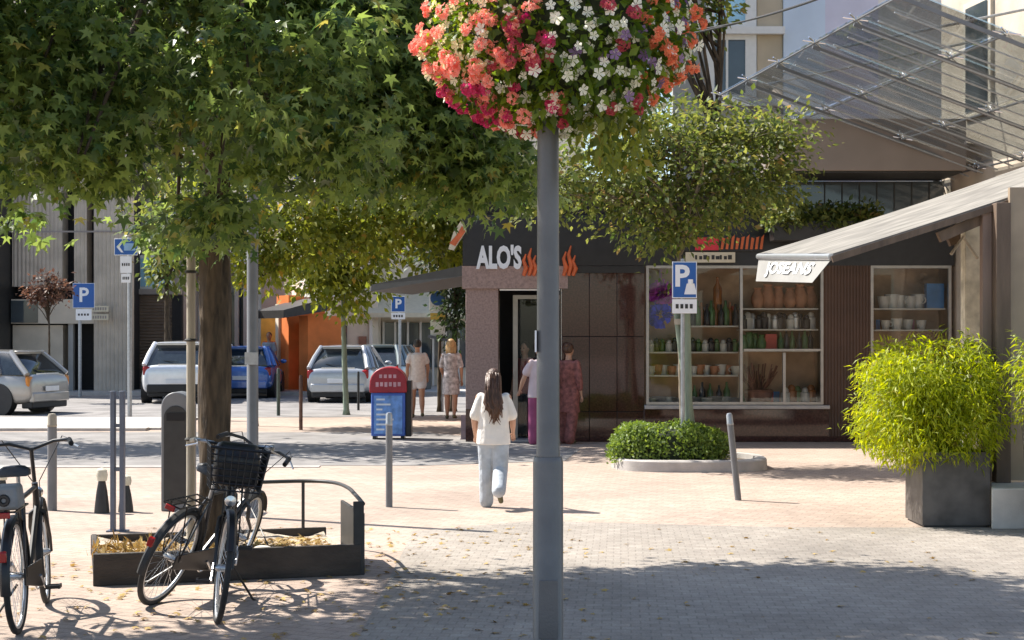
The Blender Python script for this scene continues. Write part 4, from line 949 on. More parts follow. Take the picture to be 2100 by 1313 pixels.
def smooth_path(pts, n=6):
    out = []
    for i in range(len(pts)-1):
        p0, p1, p2, p3 = pts[max(i-1,0)], pts[i], pts[i+1], pts[min(i+2,len(pts)-1)]
        for k in range(n):
            t = k/n; out.append(.5*((2*p1)+(p2-p0)*t+(2*p0-5*p1+4*p2-p3)*t*t+(3*p1-p0-3*p2+p3)*t**3))
    return out+[pts[-1]]
part(MB().tube(smooth_path(rl), .016, 8), 'curved_rail', M['dark'], tb, smooth='all')
for q_ in (uv(1.72,1.68,0), uv(.95,1.71,0)): part(MB().tube([q_, q_+Vector((0,0,.555))], .014, 8), 'rail_post', M['dark'], tb)
for (ua, ub) in ((1.12, 1.30), (.98, 1.14)):
    part(MB().tube(smooth_path([uv(ua,1.71,.55), uv(ua+.10,1.3,.42), uv(ub,.9,.2), uv(ub+.02,.75,.12)]), .006, 5), 'guy_wire', M['dark'], tb)
part(MB().obox(uv(1.935, .50, .23), U_*.012, V_*.48, (0,0,.23)).obox(uv(1.90, .02, .275), U_*.04, V_*.012, (0,0,.275)), 'end_plate', M['dark'], tb, bevel=.004)
# sunlit litter and small rocks in the planter
for i, (u, v, r, mm, lab) in enumerate(((.25,.35,.085,'litter','')), ) if False else enumerate(((1.22,.30,.10,M['concrete'],'pale rock lying in the low planter near the bicycle wheel'),(1.50,.22,.08,M['brick'],'reddish rock lying in the low planter beside the pale rock'))):
    mb = MB().ell((0,0,0),(r,r*.8,r*.6),10,7); mb.v = [(x*(1+.18*math.sin(9*y+i)), y*(1+.15*math.cos(8*z)), z) for x,y,z in mb.v]
    solo(MB().merge(mb, Matrix.Translation(uv(u,v,.15))), 'rock', mm, lab, 'rock', uv(u,v,.12), smooth='all')
N = 900; uu = rng.uniform(.05,1.8,N); vv_ = rng.uniform(.07,1.2,N)
p = np.array([uv(a,b,.135+.02*rng.random()) for a,b in zip(uu,vv_)]); a = rng.uniform(0,6.28,N); tp = np.stack([np.cos(a),np.sin(a),rng.uniform(0,.4,N)],1)
o = link('planter_leaf_litter', leafmesh('planter_leaf_litter', p, tp, np.array([0,0,1.])+rng.normal(size=(N,3))*.4, rng.uniform(.6,1.2,N)*.055, 'star', M['litter'])); o['kind'] = 'stuff'; o['label'] = 'dry leaves lying on the planter soil'
N = 260; a = rng.uniform(0,6.28,N); r = .26*np.sqrt(rng.random(N)); p = np.stack([uv(.30,.42).x+r*np.cos(a)*1.3, uv(.30,.42).y+r*np.sin(a), .13+.1*rng.random(N)],1)
tuft = thing('dry_plant_tuft', 'low tuft of dry golden plants at the left end of the low planter', 'plant', uv(.30,.42,.12))
link('foliage', leafmesh('foliage', p-np.array(tuft.location), rng.normal(size=(N,3))+np.array([0,0,.8]), rng.normal(size=(N,3))+np.array([0,0,.6]), rng.uniform(.7,1.2,N)*.10, 'blade', M['litter']), tuft)
# timber stake beside the trunk
sp_ = G(391, 1088, .1)
st_ = thing('tree_prop', 'tall pale round timber stake tied beside the sweetgum trunk', 'tree stake', (sp_.x, 12.6, .08))
part(MB().tube([(fx(391,12.6),12.6,.08),(fx(392,12.6),12.6,2.75)], .036, 10), 'stake', M['stake'], st_)
for z in (.95, 1.75, 2.3): part(MB().ring((fx(391,12.6),12.6,z), (0,0,1), .038, .012, n=14, seg=5), 'strap', M['rubber'], st_)

# ------------------------------------------------------------------ bollards, racks, machine
def bollard(name, label, base, h, r, m, lean=(0,0), group=None, capm=None):
    b = Vector(base); t = thing(name, label, 'bollard', b, 0, group)
    top_ = b + Vector((lean[0], lean[1], h)); ax = (top_-b)
    part(MB().lathe([(r*1.0,0),(r,.02),(r*.98,h*.86)], b, 16, axis=ax), 'post', m, t)
    part(MB().lathe([(r*.98,h*.862),(r*1.04,h*.87),(r*1.04,h*.885),(r*.98,h*.89),(r*.96,h*.97),(r*.7,h*.995),(0,h)], b, 16, axis=ax), 'cap', capm or m, t)
    return t
bollard('bollard', 'upright slim grey steel bollard between the low planter and the walking girl', G(798,1040), .985, .036, M['steel'], capm=M['galv'])
bollard('bollard', 'leaning slim grey steel bollard in front of the round hedge', G(1514,1026), .95, .036, M['steel'], (-.10, 0), capm=M['galv'])
bollard('bollard', 'pale topped grey bollard behind the handlebar of the left bicycle', G(107,1047), .99, .048, M['steel'], capm=M['stake'])
bollard('bollard', 'rusty brown slim bollard on the far kerb left of the newspaper box', G(617,882), 1.03, .035, mat('rusty_bollard', (.14,.075,.05), .7, var=.3))
bollard('bollard', 'dark green slim bollard on the far kerb beside the blue car', G(571,853), 1.05, .038, mat('green_bollard', (.06,.08,.065), .6, var=.2))
bollard('bollard', 'dark slim bollard in front of the silver hatchback', G(735,842), .92, .03, M['dark'])
def stump(label, px, py, h):
    b = G(px, py); t = thing('stump_bollard', label, 'bollard', b)
    part(MB().lathe([(.078,0),(.074,.05),(.055,h*.6),(.03,h*.97)], b, 14), 'post', M['dark'], t)
    part(MB().lathe([(.05,h*.9),(.06,h*1.05),(.05,h*1.2),(.02,h*1.26),(0,h*1.27)], b, 12), 'cap', M['klight'], t)
stump('short dark tapered bollard with pale top left of the blue grey rack posts', 209, 1052, .36)
stump('short dark tapered bollard with pale top just right of the blue grey rack posts', 258, 1050, .30)
stump('short dark tapered bollard with pale top at the left edge of the photo', 4, 1050, .36)
rk0 = G(241, 1090); rk = thing('rack_posts', 'pair of tall blue grey flat steel rack posts standing close together', 'rack', rk0)
rx0, rx1 = fx(232, rk0.y), fx(251, rk0.y)
part(MB().box(rx0-.02, rx0+.02, rk0.y-.035, rk0.y+.035, 0, 1.28), 'rack_post', M['bluepost'], rk, bevel=.004)
part(MB().box(rx1-.02, rx1+.02, rk0.y-.035, rk0.y+.035, 0, 1.28), 'rack_post', M['bluepost'], rk, bevel=.004)
part(MB().box(rx0+.02, rx1-.02, rk0.y-.02, rk0.y+.02, .55, .58).box(rx0+.02, rx1-.02, rk0.y-.02, rk0.y+.02, .95, .98), 'crossbar', M['bluepost'], rk)
part(MB().box(rx0-.05, rx1+.05, rk0.y-.06, rk0.y+.06, 0, .012), 'foot_plate', M['bluepost'], rk)
mb0 = G(366, 1046); mx_ = mb0.x; my_ = mb0.y
mc = thing('litter_bin', 'dark grey tall litter bin with rounded top half hidden behind the timber stake', 'bin', mb0)
prof = [(-.15,0),(.15,0)] + [(.15*math.cos(a), 1.06+.15*math.sin(a)) for a in np.linspace(0, math.pi, 13)]
part(MB().extr([(mx_+x, my_-.13, z) for x, z in prof], (0,.3,0)), 'body', M['steel'], mc, bevel=.012)
part(MB().extr([(mx_+x*.8, my_-.14, .08+z*.82) for x, z in prof], (0,.012,0)), 'front_panel', M['dark'], mc, bevel=.004)
part(MB().box(mx_-.09, mx_+.09, my_-.15, my_-.135, .92, 1.0), 'slot', M['void'], mc)

# tall grey post right of the trunk
gp0 = Vector((fx(518,15.3), 15.3, 0))
tp_ = thing('sign_pole', 'thick grey steel pole rising into the leaves right of the sweetgum trunk', 'pole', gp0)
part(MB().lathe([(.075,0),(.075,.03),(.058,.05),(.055,3.2),(0,3.21)], gp0, 18), 'pole', M['steel'], tp_)
part(MB().box(gp0.x-.065, gp0.x+.065, gp0.y-.075, gp0.y-.05, 1.5, 1.62), 'clamp', M['galv'], tp_)

# ------------------------------------------------------------------ signs
def sign(label, px, pytop, pybot, base_py, Y, w, txt=None, extra=None, pole=.032, post=True, plate=None, cat='sign', poletop=None, pxpole=None):
    X0 = fx(px, Y); zt, zb = fz(pytop, Y), fz(pybot, Y); t = thing('parking_sign' if txt else 'street_sign', label, cat, (X0, Y, 0))
    xp = fx(pxpole, Y) if pxpole else X0
    if post: part(MB().tube([(xp, Y, 0), (xp, Y, (poletop or zt)+.04)], pole, 10), 'pole', M['galv'], t)
    yo = Y - pole - .012
    b = part(MB().box(X0-w/2, X0+w/2, yo-.012, yo, zb, zt), 'sign_board', M['signwhite'], t, bevel=.004)
    e = .012
    part(MB().box(X0-w/2+e, X0+w/2-e, yo-.016, yo-.0125, zb+e, zt-e), 'sign_face', M['signblue'], b, bevel=.001)
    if txt:
        h = (zt-zb)
        part(text_mb(txt, h*.80, (X0-(w*.12 if extra == 'pictogram' else 0), yo-.020, zb+h*(.58 if extra == 'pictogram' else .5)), (1,0,0), (0,0,1), .004, .012), 'sign_letter', M['signwhite'], b, smooth=0)
    if extra == 'pictogram':
        pc = MB(); cx, cz = X0+w*.24, zb+(zt-zb)*.28
        pc.extr([(cx-.085, yo-.021, cz-.085), (cx+.085, yo-.021, cz-.085), (cx+.05, yo-.021, cz+.06), (cx-.05, yo-.021, cz+.06)], (0,.004,0)).tube([(cx, yo-.02, cz+.05),(cx,yo-.02,cz+.115)], .035, 8)
        part(pc, 'pictogram', M['signwhite'], b, smooth=0)
    if extra == 'arrow':
        pc = MB(); h = zt-zb; cz = (zt+zb)/2
        pc.extr([(X0-w*.40, yo-.021, cz), (X0-w*.20, yo-.021, cz+h*.33), (X0-w*.10, yo-.021, cz+h*.33), (X0-w*.27, yo-.021, cz), (X0-w*.10, yo-.021, cz-h*.33), (X0-w*.20, yo-.021, cz-h*.33)], (0,.004,0))
        part(pc, 'arrow_mark', M['signwhite'], b, smooth=0)
        pc = MB().box(X0-w*.08, X0+w*.40, yo-.021, yo-.017, cz-h*.22, cz+h*.22); part(pc, 'sign_field', mat('sign_pale_blue', (.25,.42,.62), .4, var=.1), b)
    for (p0, p1, ww, m_) in (plate or ()):
        q = part(MB().box(X0-ww/2, X0+ww/2, yo-.012, yo, fz(p1, Y), fz(p0, Y)), 'plate', m_, t, bevel=.003)
        mk = MB(); zc = (fz(p0,Y)+fz(p1,Y))/2
        for i in range(4): mk.box(X0-ww*.36+i*ww*.19, X0-ww*.36+i*ww*.19+ww*.12, yo-.0155, yo-.0125, zc-.03, zc+.03)
        part(mk, 'plate_lettering', M['dark'] if m_ != M['signyellow'] else M['red'], q, smooth=0)
    return t
sign('blue P sign with pictogram above a white plate in front of the tree stakes', 1403, 537, 612, 960, 20.9, .33, 'P', 'pictogram', plate=[(614, 643, .33, M['signwhite'])], pole=.028, pxpole=1400)
sign('blue P sign on a thin pole in front of the ribbed building entrance', 173, 581, 632, 812, 44.5, .62, 'P', plate=[(634, 657, .45, M['signwhite'])], pole=.05, pxpole=164)
sign('blue P parking sign on a pole in front of the long cream shop', 817, 608, 640, 825, 41, .36, 'P', plate=[(642, 655, .36, M['signwhite'])], pole=.035, pxpole=820)
sign('rectangular blue sign with white arrow high on a grey pole left of the trunk', 260, 490, 524, 850, 33.5, .50, None, 'arrow', plate=[(526, 560, .24, M['signwhite']), (562, 580, .2, M['signwhite'])], pole=.05, pxpole=266)
# round topped blue bus stop style sign by the lane
Yb = 36.0; xb = fx(898, Yb); bs = thing('street_sign', 'rounded blue and white sign over a yellow plate on a pole beside the shop corner', 'sign', (xb, Yb, 0))
part(MB().tube([(xb+.1, Yb, 0), (xb+.1, Yb, fz(600,Yb))], .035, 10), 'pole', M['galv'], bs)
b_ = part(MB().box(xb-.19, xb+.19, Yb-.07, Yb-.05, fz(640,Yb), fz(600,Yb)), 'sign_board', M['signwhite'], bs, bevel=.004)
part(MB().lathe([(0,0),(.17,0),(.17,.01),(0,.01)], (xb, Yb-.072, fz(612,Yb)), 20, axis=(0,-1,0)), 'sign_face', M['signblue'], b_)
part(MB().box(xb-.17, xb+.17, Yb-.07, Yb-.05, fz(656,Yb), fz(642,Yb)), 'plate', M['signyellow'], bs)
part(MB().box(xb-.17, xb+.17, Yb-.07, Yb-.05, fz(695,Yb), fz(660,Yb)), 'timetable', M['signwhite'], bs)
part(MB().obox((xb+.02, Yb-.1, fz(694,Yb)), (.24,0,-.05), (0,.05,0), (.01,0,.03)), 'shelf', M['bluepost'], bs)

# red and blue newspaper box
nb0 = G(796, 902); Yn = nb0.y; q = Yn/F
nb = thing('newspaper_box', 'blue newspaper box with a rounded red hood standing by the kerb', 'newspaper box', nb0)
x0, x1 = nb0.x-.29, nb0.x+.29; zh = .80
part(MB().box(x0, x1, Yn, Yn+.45, .06, zh), 'cabinet', mat('box_blue', (.06,.14,.48), .45, var=.12), nb, bevel=.015)
part(MB().box(x1+.003, x1+.10, Yn+.05, Yn+.42, .05, zh+.2), 'side_case', M['black'], nb, bevel=.01)
pn = part(MB().box(x0+.05, x1-.05, Yn-.012, Yn-.002, .10, zh-.05), 'poster', mat('poster_blue', (.16,.32,.66), .5, var=.35, scale=9), nb)
mk = MB()
for i in range(7):
    z = .16+.085*i; mk.box(x0+.09, x0+.09+.10+.26*rng.random(), Yn-.016, Yn-.0125, z, z+.03)
part(mk, 'poster_lettering', M['signwhite'], pn, smooth=0)
hood = [(x0-.03, zh)] + [(nb0.x-.32*math.cos(a), zh+.10+.34*math.sin(a)**.8) for a in np.linspace(.0, math.pi, 15)] + [(x1+.03, zh)]
hd = part(MB().extr([(x, Yn-.03, z) for x, z in hood], (0,.5,0)), 'hood', mat('hood_red', (.36,.02,.035), .4, var=.15), nb, bevel=.02)
mk = MB()
for i in range(6): mk.box(x0+.08+i*.075, x0+.08+i*.075+.05, Yn-.036, Yn-.0325, zh+.10+.01*(i % 2), zh+.18)
for i in range(4): mk.box(x0+.14+i*.08, x0+.14+i*.08+.05, Yn-.036, Yn-.0325, zh+.25, zh+.31)
part(mk, 'hood_lettering', mat('pink_letter', (.65,.35,.38), .5), hd, smooth=0)
for x in (x0+.05, x1-.05): part(MB().box(x-.03, x+.03, Yn+.05, Yn+.4, 0, .06), 'foot', M['black'], nb)
# low pink and grey board by the shop corner
db = G(956, 902)
solo(MB().box(db.x-.09, db.x+.05, db.y, db.y+.05, 0, .42).box(db.x-.10, db.x+.06, db.y-.02, db.y+.2, 0, .02), 'small_board', mat('grey_pink_board', (.26,.21,.23), .6), 'small grey pink standing board at the corner pier of the granite shop', 'board', db)

# ------------------------------------------------------------------ bicycles
def bicycle(label, lean=0, steer=0, rz=0, loc=(0,0,0), basket=False, bag=False, light=M['redlens'], frame=M['black'], guards=None, bars='swept', group='bicycles by the tree'):
    root = thing('bicycle', label, 'bicycle', (0,0,0), 0, None)
    r, wb = .345, 1.07
    RA, FA = Vector((0,0,r)), Vector((wb,0,r)); BB = Vector((.45,0,.28)); ST = Vector((.25,0,.80)); HT = Vector((.80,0,.86)); HB = Vector((.865,0,.66))
    sax = (HT-HB).normalized(); S = Matrix.Translation(HB) @ Matrix.Rotation(steer, 4, sax) @ Matrix.Translation(-HB)
    def st(mb): return MB().merge(mb, S)
    def wheel(c, T, nm):
        w = part(T(MB().ring(c, (0,1,0), r-.018, .019, n=44, seg=8)), nm, M['rubber'], root, smooth='all')
        part(T(MB().ring(c, (0,1,0), r-.040, .012, n=44, seg=6)), 'rim', M['alu'], w, smooth='all')
        sp = MB()
        for k in range(28):
            a = 2*math.pi*k/28; a2 = a + (.5 if k % 2 else -.5); yy = .028 if k % 4 < 2 else -.028
            sp.tube([c+Vector((.02*math.cos(a2), yy, .02*math.sin(a2))), c+Vector(((r-.045)*math.cos(a), 0, (r-.045)*math.sin(a)))], .0015, 3, cap=False)
        part(T(sp), 'spokes', M['alu'], w, smooth=0)
        part(T(MB().tube([c+Vector((0,-.05,0)), c+Vector((0,-.03,0)), c+Vector((0,.03,0)), c+Vector((0,.05,0))], [.012,.024,.024,.012], 10)), 'hub', M['alu'], w)
        return w
    I = lambda mb: mb
    wheel(RA, I, 'rear_wheel'); wheel(FA, st, 'front_wheel')
    fr = MB()
    fr.tube([HT-sax*.03, HB], .02, 10); fr.tube([HT-sax*.06, ST-Vector((0,0,.02))], .016, 8) if not basket else fr.tube([HT-sax*.10, ST-Vector((0,0,.30))], .018, 8)
    fr.tube([HB+sax*.02, BB], .019, 8); fr.tube([ST, BB], .017, 8)
    for s in (-1, 1):
        fr.tube([BB+Vector((0,.025*s,0)), RA+Vector((0,.06*s,0))], .011, 6); fr.tube([ST+Vector((.0,.012*s,-.05)), RA+Vector((0,.06*s,0))], .009, 6)
    fr.tube([BB+Vector((0,-.045,0)), BB+Vector((0,.045,0))], .026, 10)
    part(fr, 'frame', frame, root)
    fk = MB()
    for s in (-1, 1): fk.tube([HB, HB+Vector((0,.045*s,-.03)), HB+Vector((.03,.055*s,-.12)), FA+Vector((-.03,.055*s,.10)), FA+Vector((0,.055*s,0))], [.016,.015,.014,.011,.009], 6)
    part(st(fk), 'fork', frame, root)
    gm = guards or M['black']
    for c, T, a0, a1 in ((RA, I, R(-10), R(190)), (FA, st, R(25), R(200))):
        g_ = MB(); n = 22; vs = []; fs = []
        for i in range(n+1):
            a = a0+(a1-a0)*i/n; d = Vector((math.cos(a),0,math.sin(a)))
            for (yy, rr) in ((-.03,r+.012),(-.016,r+.024),(.016,r+.024),(.03,r+.012)): vs.append(c+d*rr+Vector((0,yy,0)))
        for i in range(n):
            for k in range(3): fs.append((i*4+k, i*4+k+1, i*4+k+5, i*4+k+4))
        g_.add(vs, fs)
        for s in (-1,1): g_.tube([c+Vector((0,.055*s,0)), c+Vector((math.cos(a1-.4),0,math.sin(a1-.4)))*(r+.01)+Vector((0,.028*s,0))], .003, 4)
        part(T(g_), 'mudguard', gm, root, fix=False)
    stem = HT+sax*.20
    hb = MB(); hb.tube([HT-sax*.02, stem], .013, 8); hb.tube([stem, stem+Vector((.06,0,.0))], .016, 8); c = stem+Vector((.06,0,0))
    pts = [c+Vector((-.20,-.26,.03)), c+Vector((-.07,-.24,.05)), c+Vector((.0,-.14,.045)), c, c+Vector((.0,.14,.045)), c+Vector((-.07,.24,.05)), c+Vector((-.20,.26,.03))]
    hb.tube(pts, .0115, 8)
    h = part(st(hb), 'handlebar', M['black'] if not basket else M['alu'], root)
    for s in (0, -1):
        i, j = (0, 1) if s == 0 else (6, 5); sg_ = -1 if s == 0 else 1
        part(st(MB().tube([pts[i], pts[i].lerp(pts[j], .95)], .0175, 8)), 'grip', M['rubber'] if not basket else M['stake'], h)
        a = pts[j]+Vector((.01,0,0)); part(st(MB().tube([a, a+Vector((.05,-.01*sg_,-.02)), a+Vector((-.04,.06*sg_,-.05))], .006, 5)), 'brake_lever', M['alu'], h)
        part(st(MB().tube([a+Vector((.04,0,0)), a+Vector((.12,-.05*sg_,.02)), HT+Vector((.12,.02*sg_,-.03)), HB+Vector((.03,.03*sg_,-.10))], .0035, 4)), 'cable', M['black'], h)
    sp = part(MB().tube([ST-Vector((0,0,.05)), ST+Vector((-.035,0,.13))], .013, 8), 'seat_post', M['alu'], root)
    sc_ = ST+Vector((-.05,0,.16)); vs = []; fs = []
    prof = [(-.14,.075,.012),(-.12,.095,.02),(-.05,.09,.015),(.03,.05,.01),(.10,.026,.006),(.15,.018,-.004)]
    for (x, w_, z) in prof:
        for (k, zz) in ((-1,-.035),(-1,.0),(-.6,.022),(0,.026),(.6,.022),(1,.0),(1,-.035)): vs.append(sc_+Vector((x, k*w_, z+zz)))
    for i in range(5):
        for k in range(6): fs.append((i*7+k, i*7+k+1, i*7+k+8, i*7+k+7))
        fs.append((i*7+6, i*7, i*7+7, i*7+13))
    fs.append(tuple(range(7))); fs.append(tuple(range(35,42)))
    part(MB().add(vs, fs), 'saddle', M['saddle'], root, smooth=60)
    rk_ = MB(); zr = 2*r+.07
    for y_ in (-.06, 0, .06): rk_.tube([(.17,y_,zr),(-.28,y_,zr)], .006, 5)
    for x_ in (-.28,-.12,.03,.17): rk_.tube([(x_,-.06,zr),(x_,.06,zr)], .006, 5)
    for s in (-1,1): rk_.tube([(-.18,.06*s,zr),(0,.065*s,r)], .005, 5); rk_.tube([(.05,.06*s,zr),(0,.065*s,r)], .005, 5)
    part(rk_, 'rack', M['black'], root)
    part(MB().box(-.30,-.285,-.035,.035,zr-.035,zr+.0), 'reflector', M['redlens'], root, bevel=.005)
    part(MB().obox((-r-.035,0,r+.17), (.012,0,.004), (0,.02,0), (0,0,.03)), 'rear_light', light, root, bevel=.005)
    if bag: part(MB().extr([(-.28,-.085,zr+.012),(-.28,.085,zr+.012),(-.28,.07,zr+.15),(-.28,-.07,zr+.15)], (.24,0,0)), 'rack_bag', mat('grey_bag', (.24,.24,.235), .8, var=.2, bump=.3), root, bevel=.02); part(MB().ring((-.282,0,zr+.07), (1,0,0), .025, .012, n=16, seg=6), 'bag_badge', M['black'], root)
    cr = MB(); cr.ring(BB+Vector((0,-.05,0)), (0,1,0), .085, .006, n=24, seg=5)
    pa = R(-35); dv = Vector((math.cos(pa),0,math.sin(pa)))
    cr.tube([BB+Vector((0,-.07,0)), BB+dv*.17+Vector((0,-.075,0))], .009, 6); cr.tube([BB+Vector((0,.07,0)), BB-dv*.17+Vector((0,.075,0))], .009, 6)
    ck = part(cr, 'crank', M['alu'], root)
    for s, sg2 in ((-1,1),(1,-1)):
        c_ = BB+dv*.17*sg2+Vector((0,.125*s,0)); pd = MB()
        pd.box(c_.x-.045,c_.x+.045,c_.y-.045,c_.y-.033,c_.z-.012,c_.z+.012).box(c_.x-.045,c_.x+.045,c_.y+.033,c_.y+.045,c_.z-.012,c_.z+.012).box(c_.x-.01,c_.x+.01,c_.y-.033,c_.y+.033,c_.z-.008,c_.z+.008)
        pd.box(c_.x-.045,c_.x-.036,c_.y-.033,c_.y+.033,c_.z-.01,c_.z+.01).box(c_.x+.036,c_.x+.045,c_.y-.033,c_.y+.033,c_.z-.01,c_.z+.01)
        part(pd, 'pedal', M['black'], ck)
    part(MB().extr([(BB.x+.11,-.066,BB.z+.09),(BB.x+.11,-.066,BB.z-.09),(-.05,-.066,r-.05),(-.05,-.066,r+.05)], (0,.012,0)), 'chain_guard', M['black'], root, bevel=.003)
    part(MB().tube([(.32,.05,.25),(.26,.20,.03),(.24,.235,.01)], .008, 6), 'kickstand', M['black'], root)
    hl = HB+sax*.10+Vector((.09,0,0)); part(st(MB().lathe([(.0,0),(.028,0),(.038,.05),(.034,.055),(0,.06)], hl, 14, axis=(1,0,0))), 'headlight', M['chrome'], root)
    if basket:
        x0_, x1_, z0_, z1_ = .90, 1.20, .84, 1.10; bk_ = MB()
        for k in range(7):
            t_ = k/6; z = z0_+(z1_-z0_)*t_; e = .03*t_
            bk_.tube([(x0_-e*.4,-.15-e,z),(x1_+e,-.15-e,z),(x1_+e,.15+e,z),(x0_-e*.4,.15+e,z),(x0_-e*.4,-.15-e,z)], .005 if k < 6 else .009, 4)
        for k in range(9):
            y_ = -.15+.30*k/8
            bk_.tube([(x1_,y_,z0_),(x1_+.03,y_*1.2,z1_)], .004, 4); bk_.tube([(x0_,y_,z0_),(x0_-.01,y_*1.2,z1_)], .004, 4); bk_.tube([(x0_,y_,z0_),(x1_,y_,z0_)], .004, 4)
        for k in range(9):
            x_ = x0_+(x1_-x0_)*k/8
            for s in (-1,1): bk_.tube([(x_,.15*s,z0_),(x_,.18*s,z1_)], .004, 4)
        part(st(bk_), 'basket', M['black'], root)
        part(st(MB().extr([(.93,-.13,.86),(1.17,-.13,.86),(1.19,-.14,1.06),(1.1,-.14,1.14),(.94,-.14,1.10)], (0,.27,0))), 'basket_bag', M['black'], root, bevel=.04)
    root.location = loc; root.rotation_euler = (lean, 0, rz); root['group'] = group
    return root
# left bicycle, seen from behind, nearly upright
b1 = G(38, 1300); b1b = Vector((-3.10, 10.36, 0)); an = math.atan2(b1b.y-b1.y, b1b.x-b1.x)
bicycle('black bicycle seen from behind at the left edge with a grey rack bag', R(-2.5), R(5), an, b1, bag=True)
# basket bicycle facing the viewer beside the trunk
f2 = G(444, 1279); fa = R(-82)      # heading of the bicycle: towards the viewer
r2 = Vector((f2.x, f2.y, 0)) - Vector((math.cos(fa), math.sin(fa), 0))*1.07
bicycle('dark bicycle with black front basket facing the viewer in front of the trunk', R(-5), R(7), fa, r2, basket=True, guards=M['black'])
# third one propped at an angle behind it, wheel towards the viewer at the left
r3 = G(312, 1240); fa3 = R(74)
bicycle('dark sporty bicycle leaning at the trunk, tilted wheel left of the basket bicycle', R(23), R(6), fa3, r3, guards=M['dark'], frame=mat('graphite_frame', (.05,.05,.055), .35))

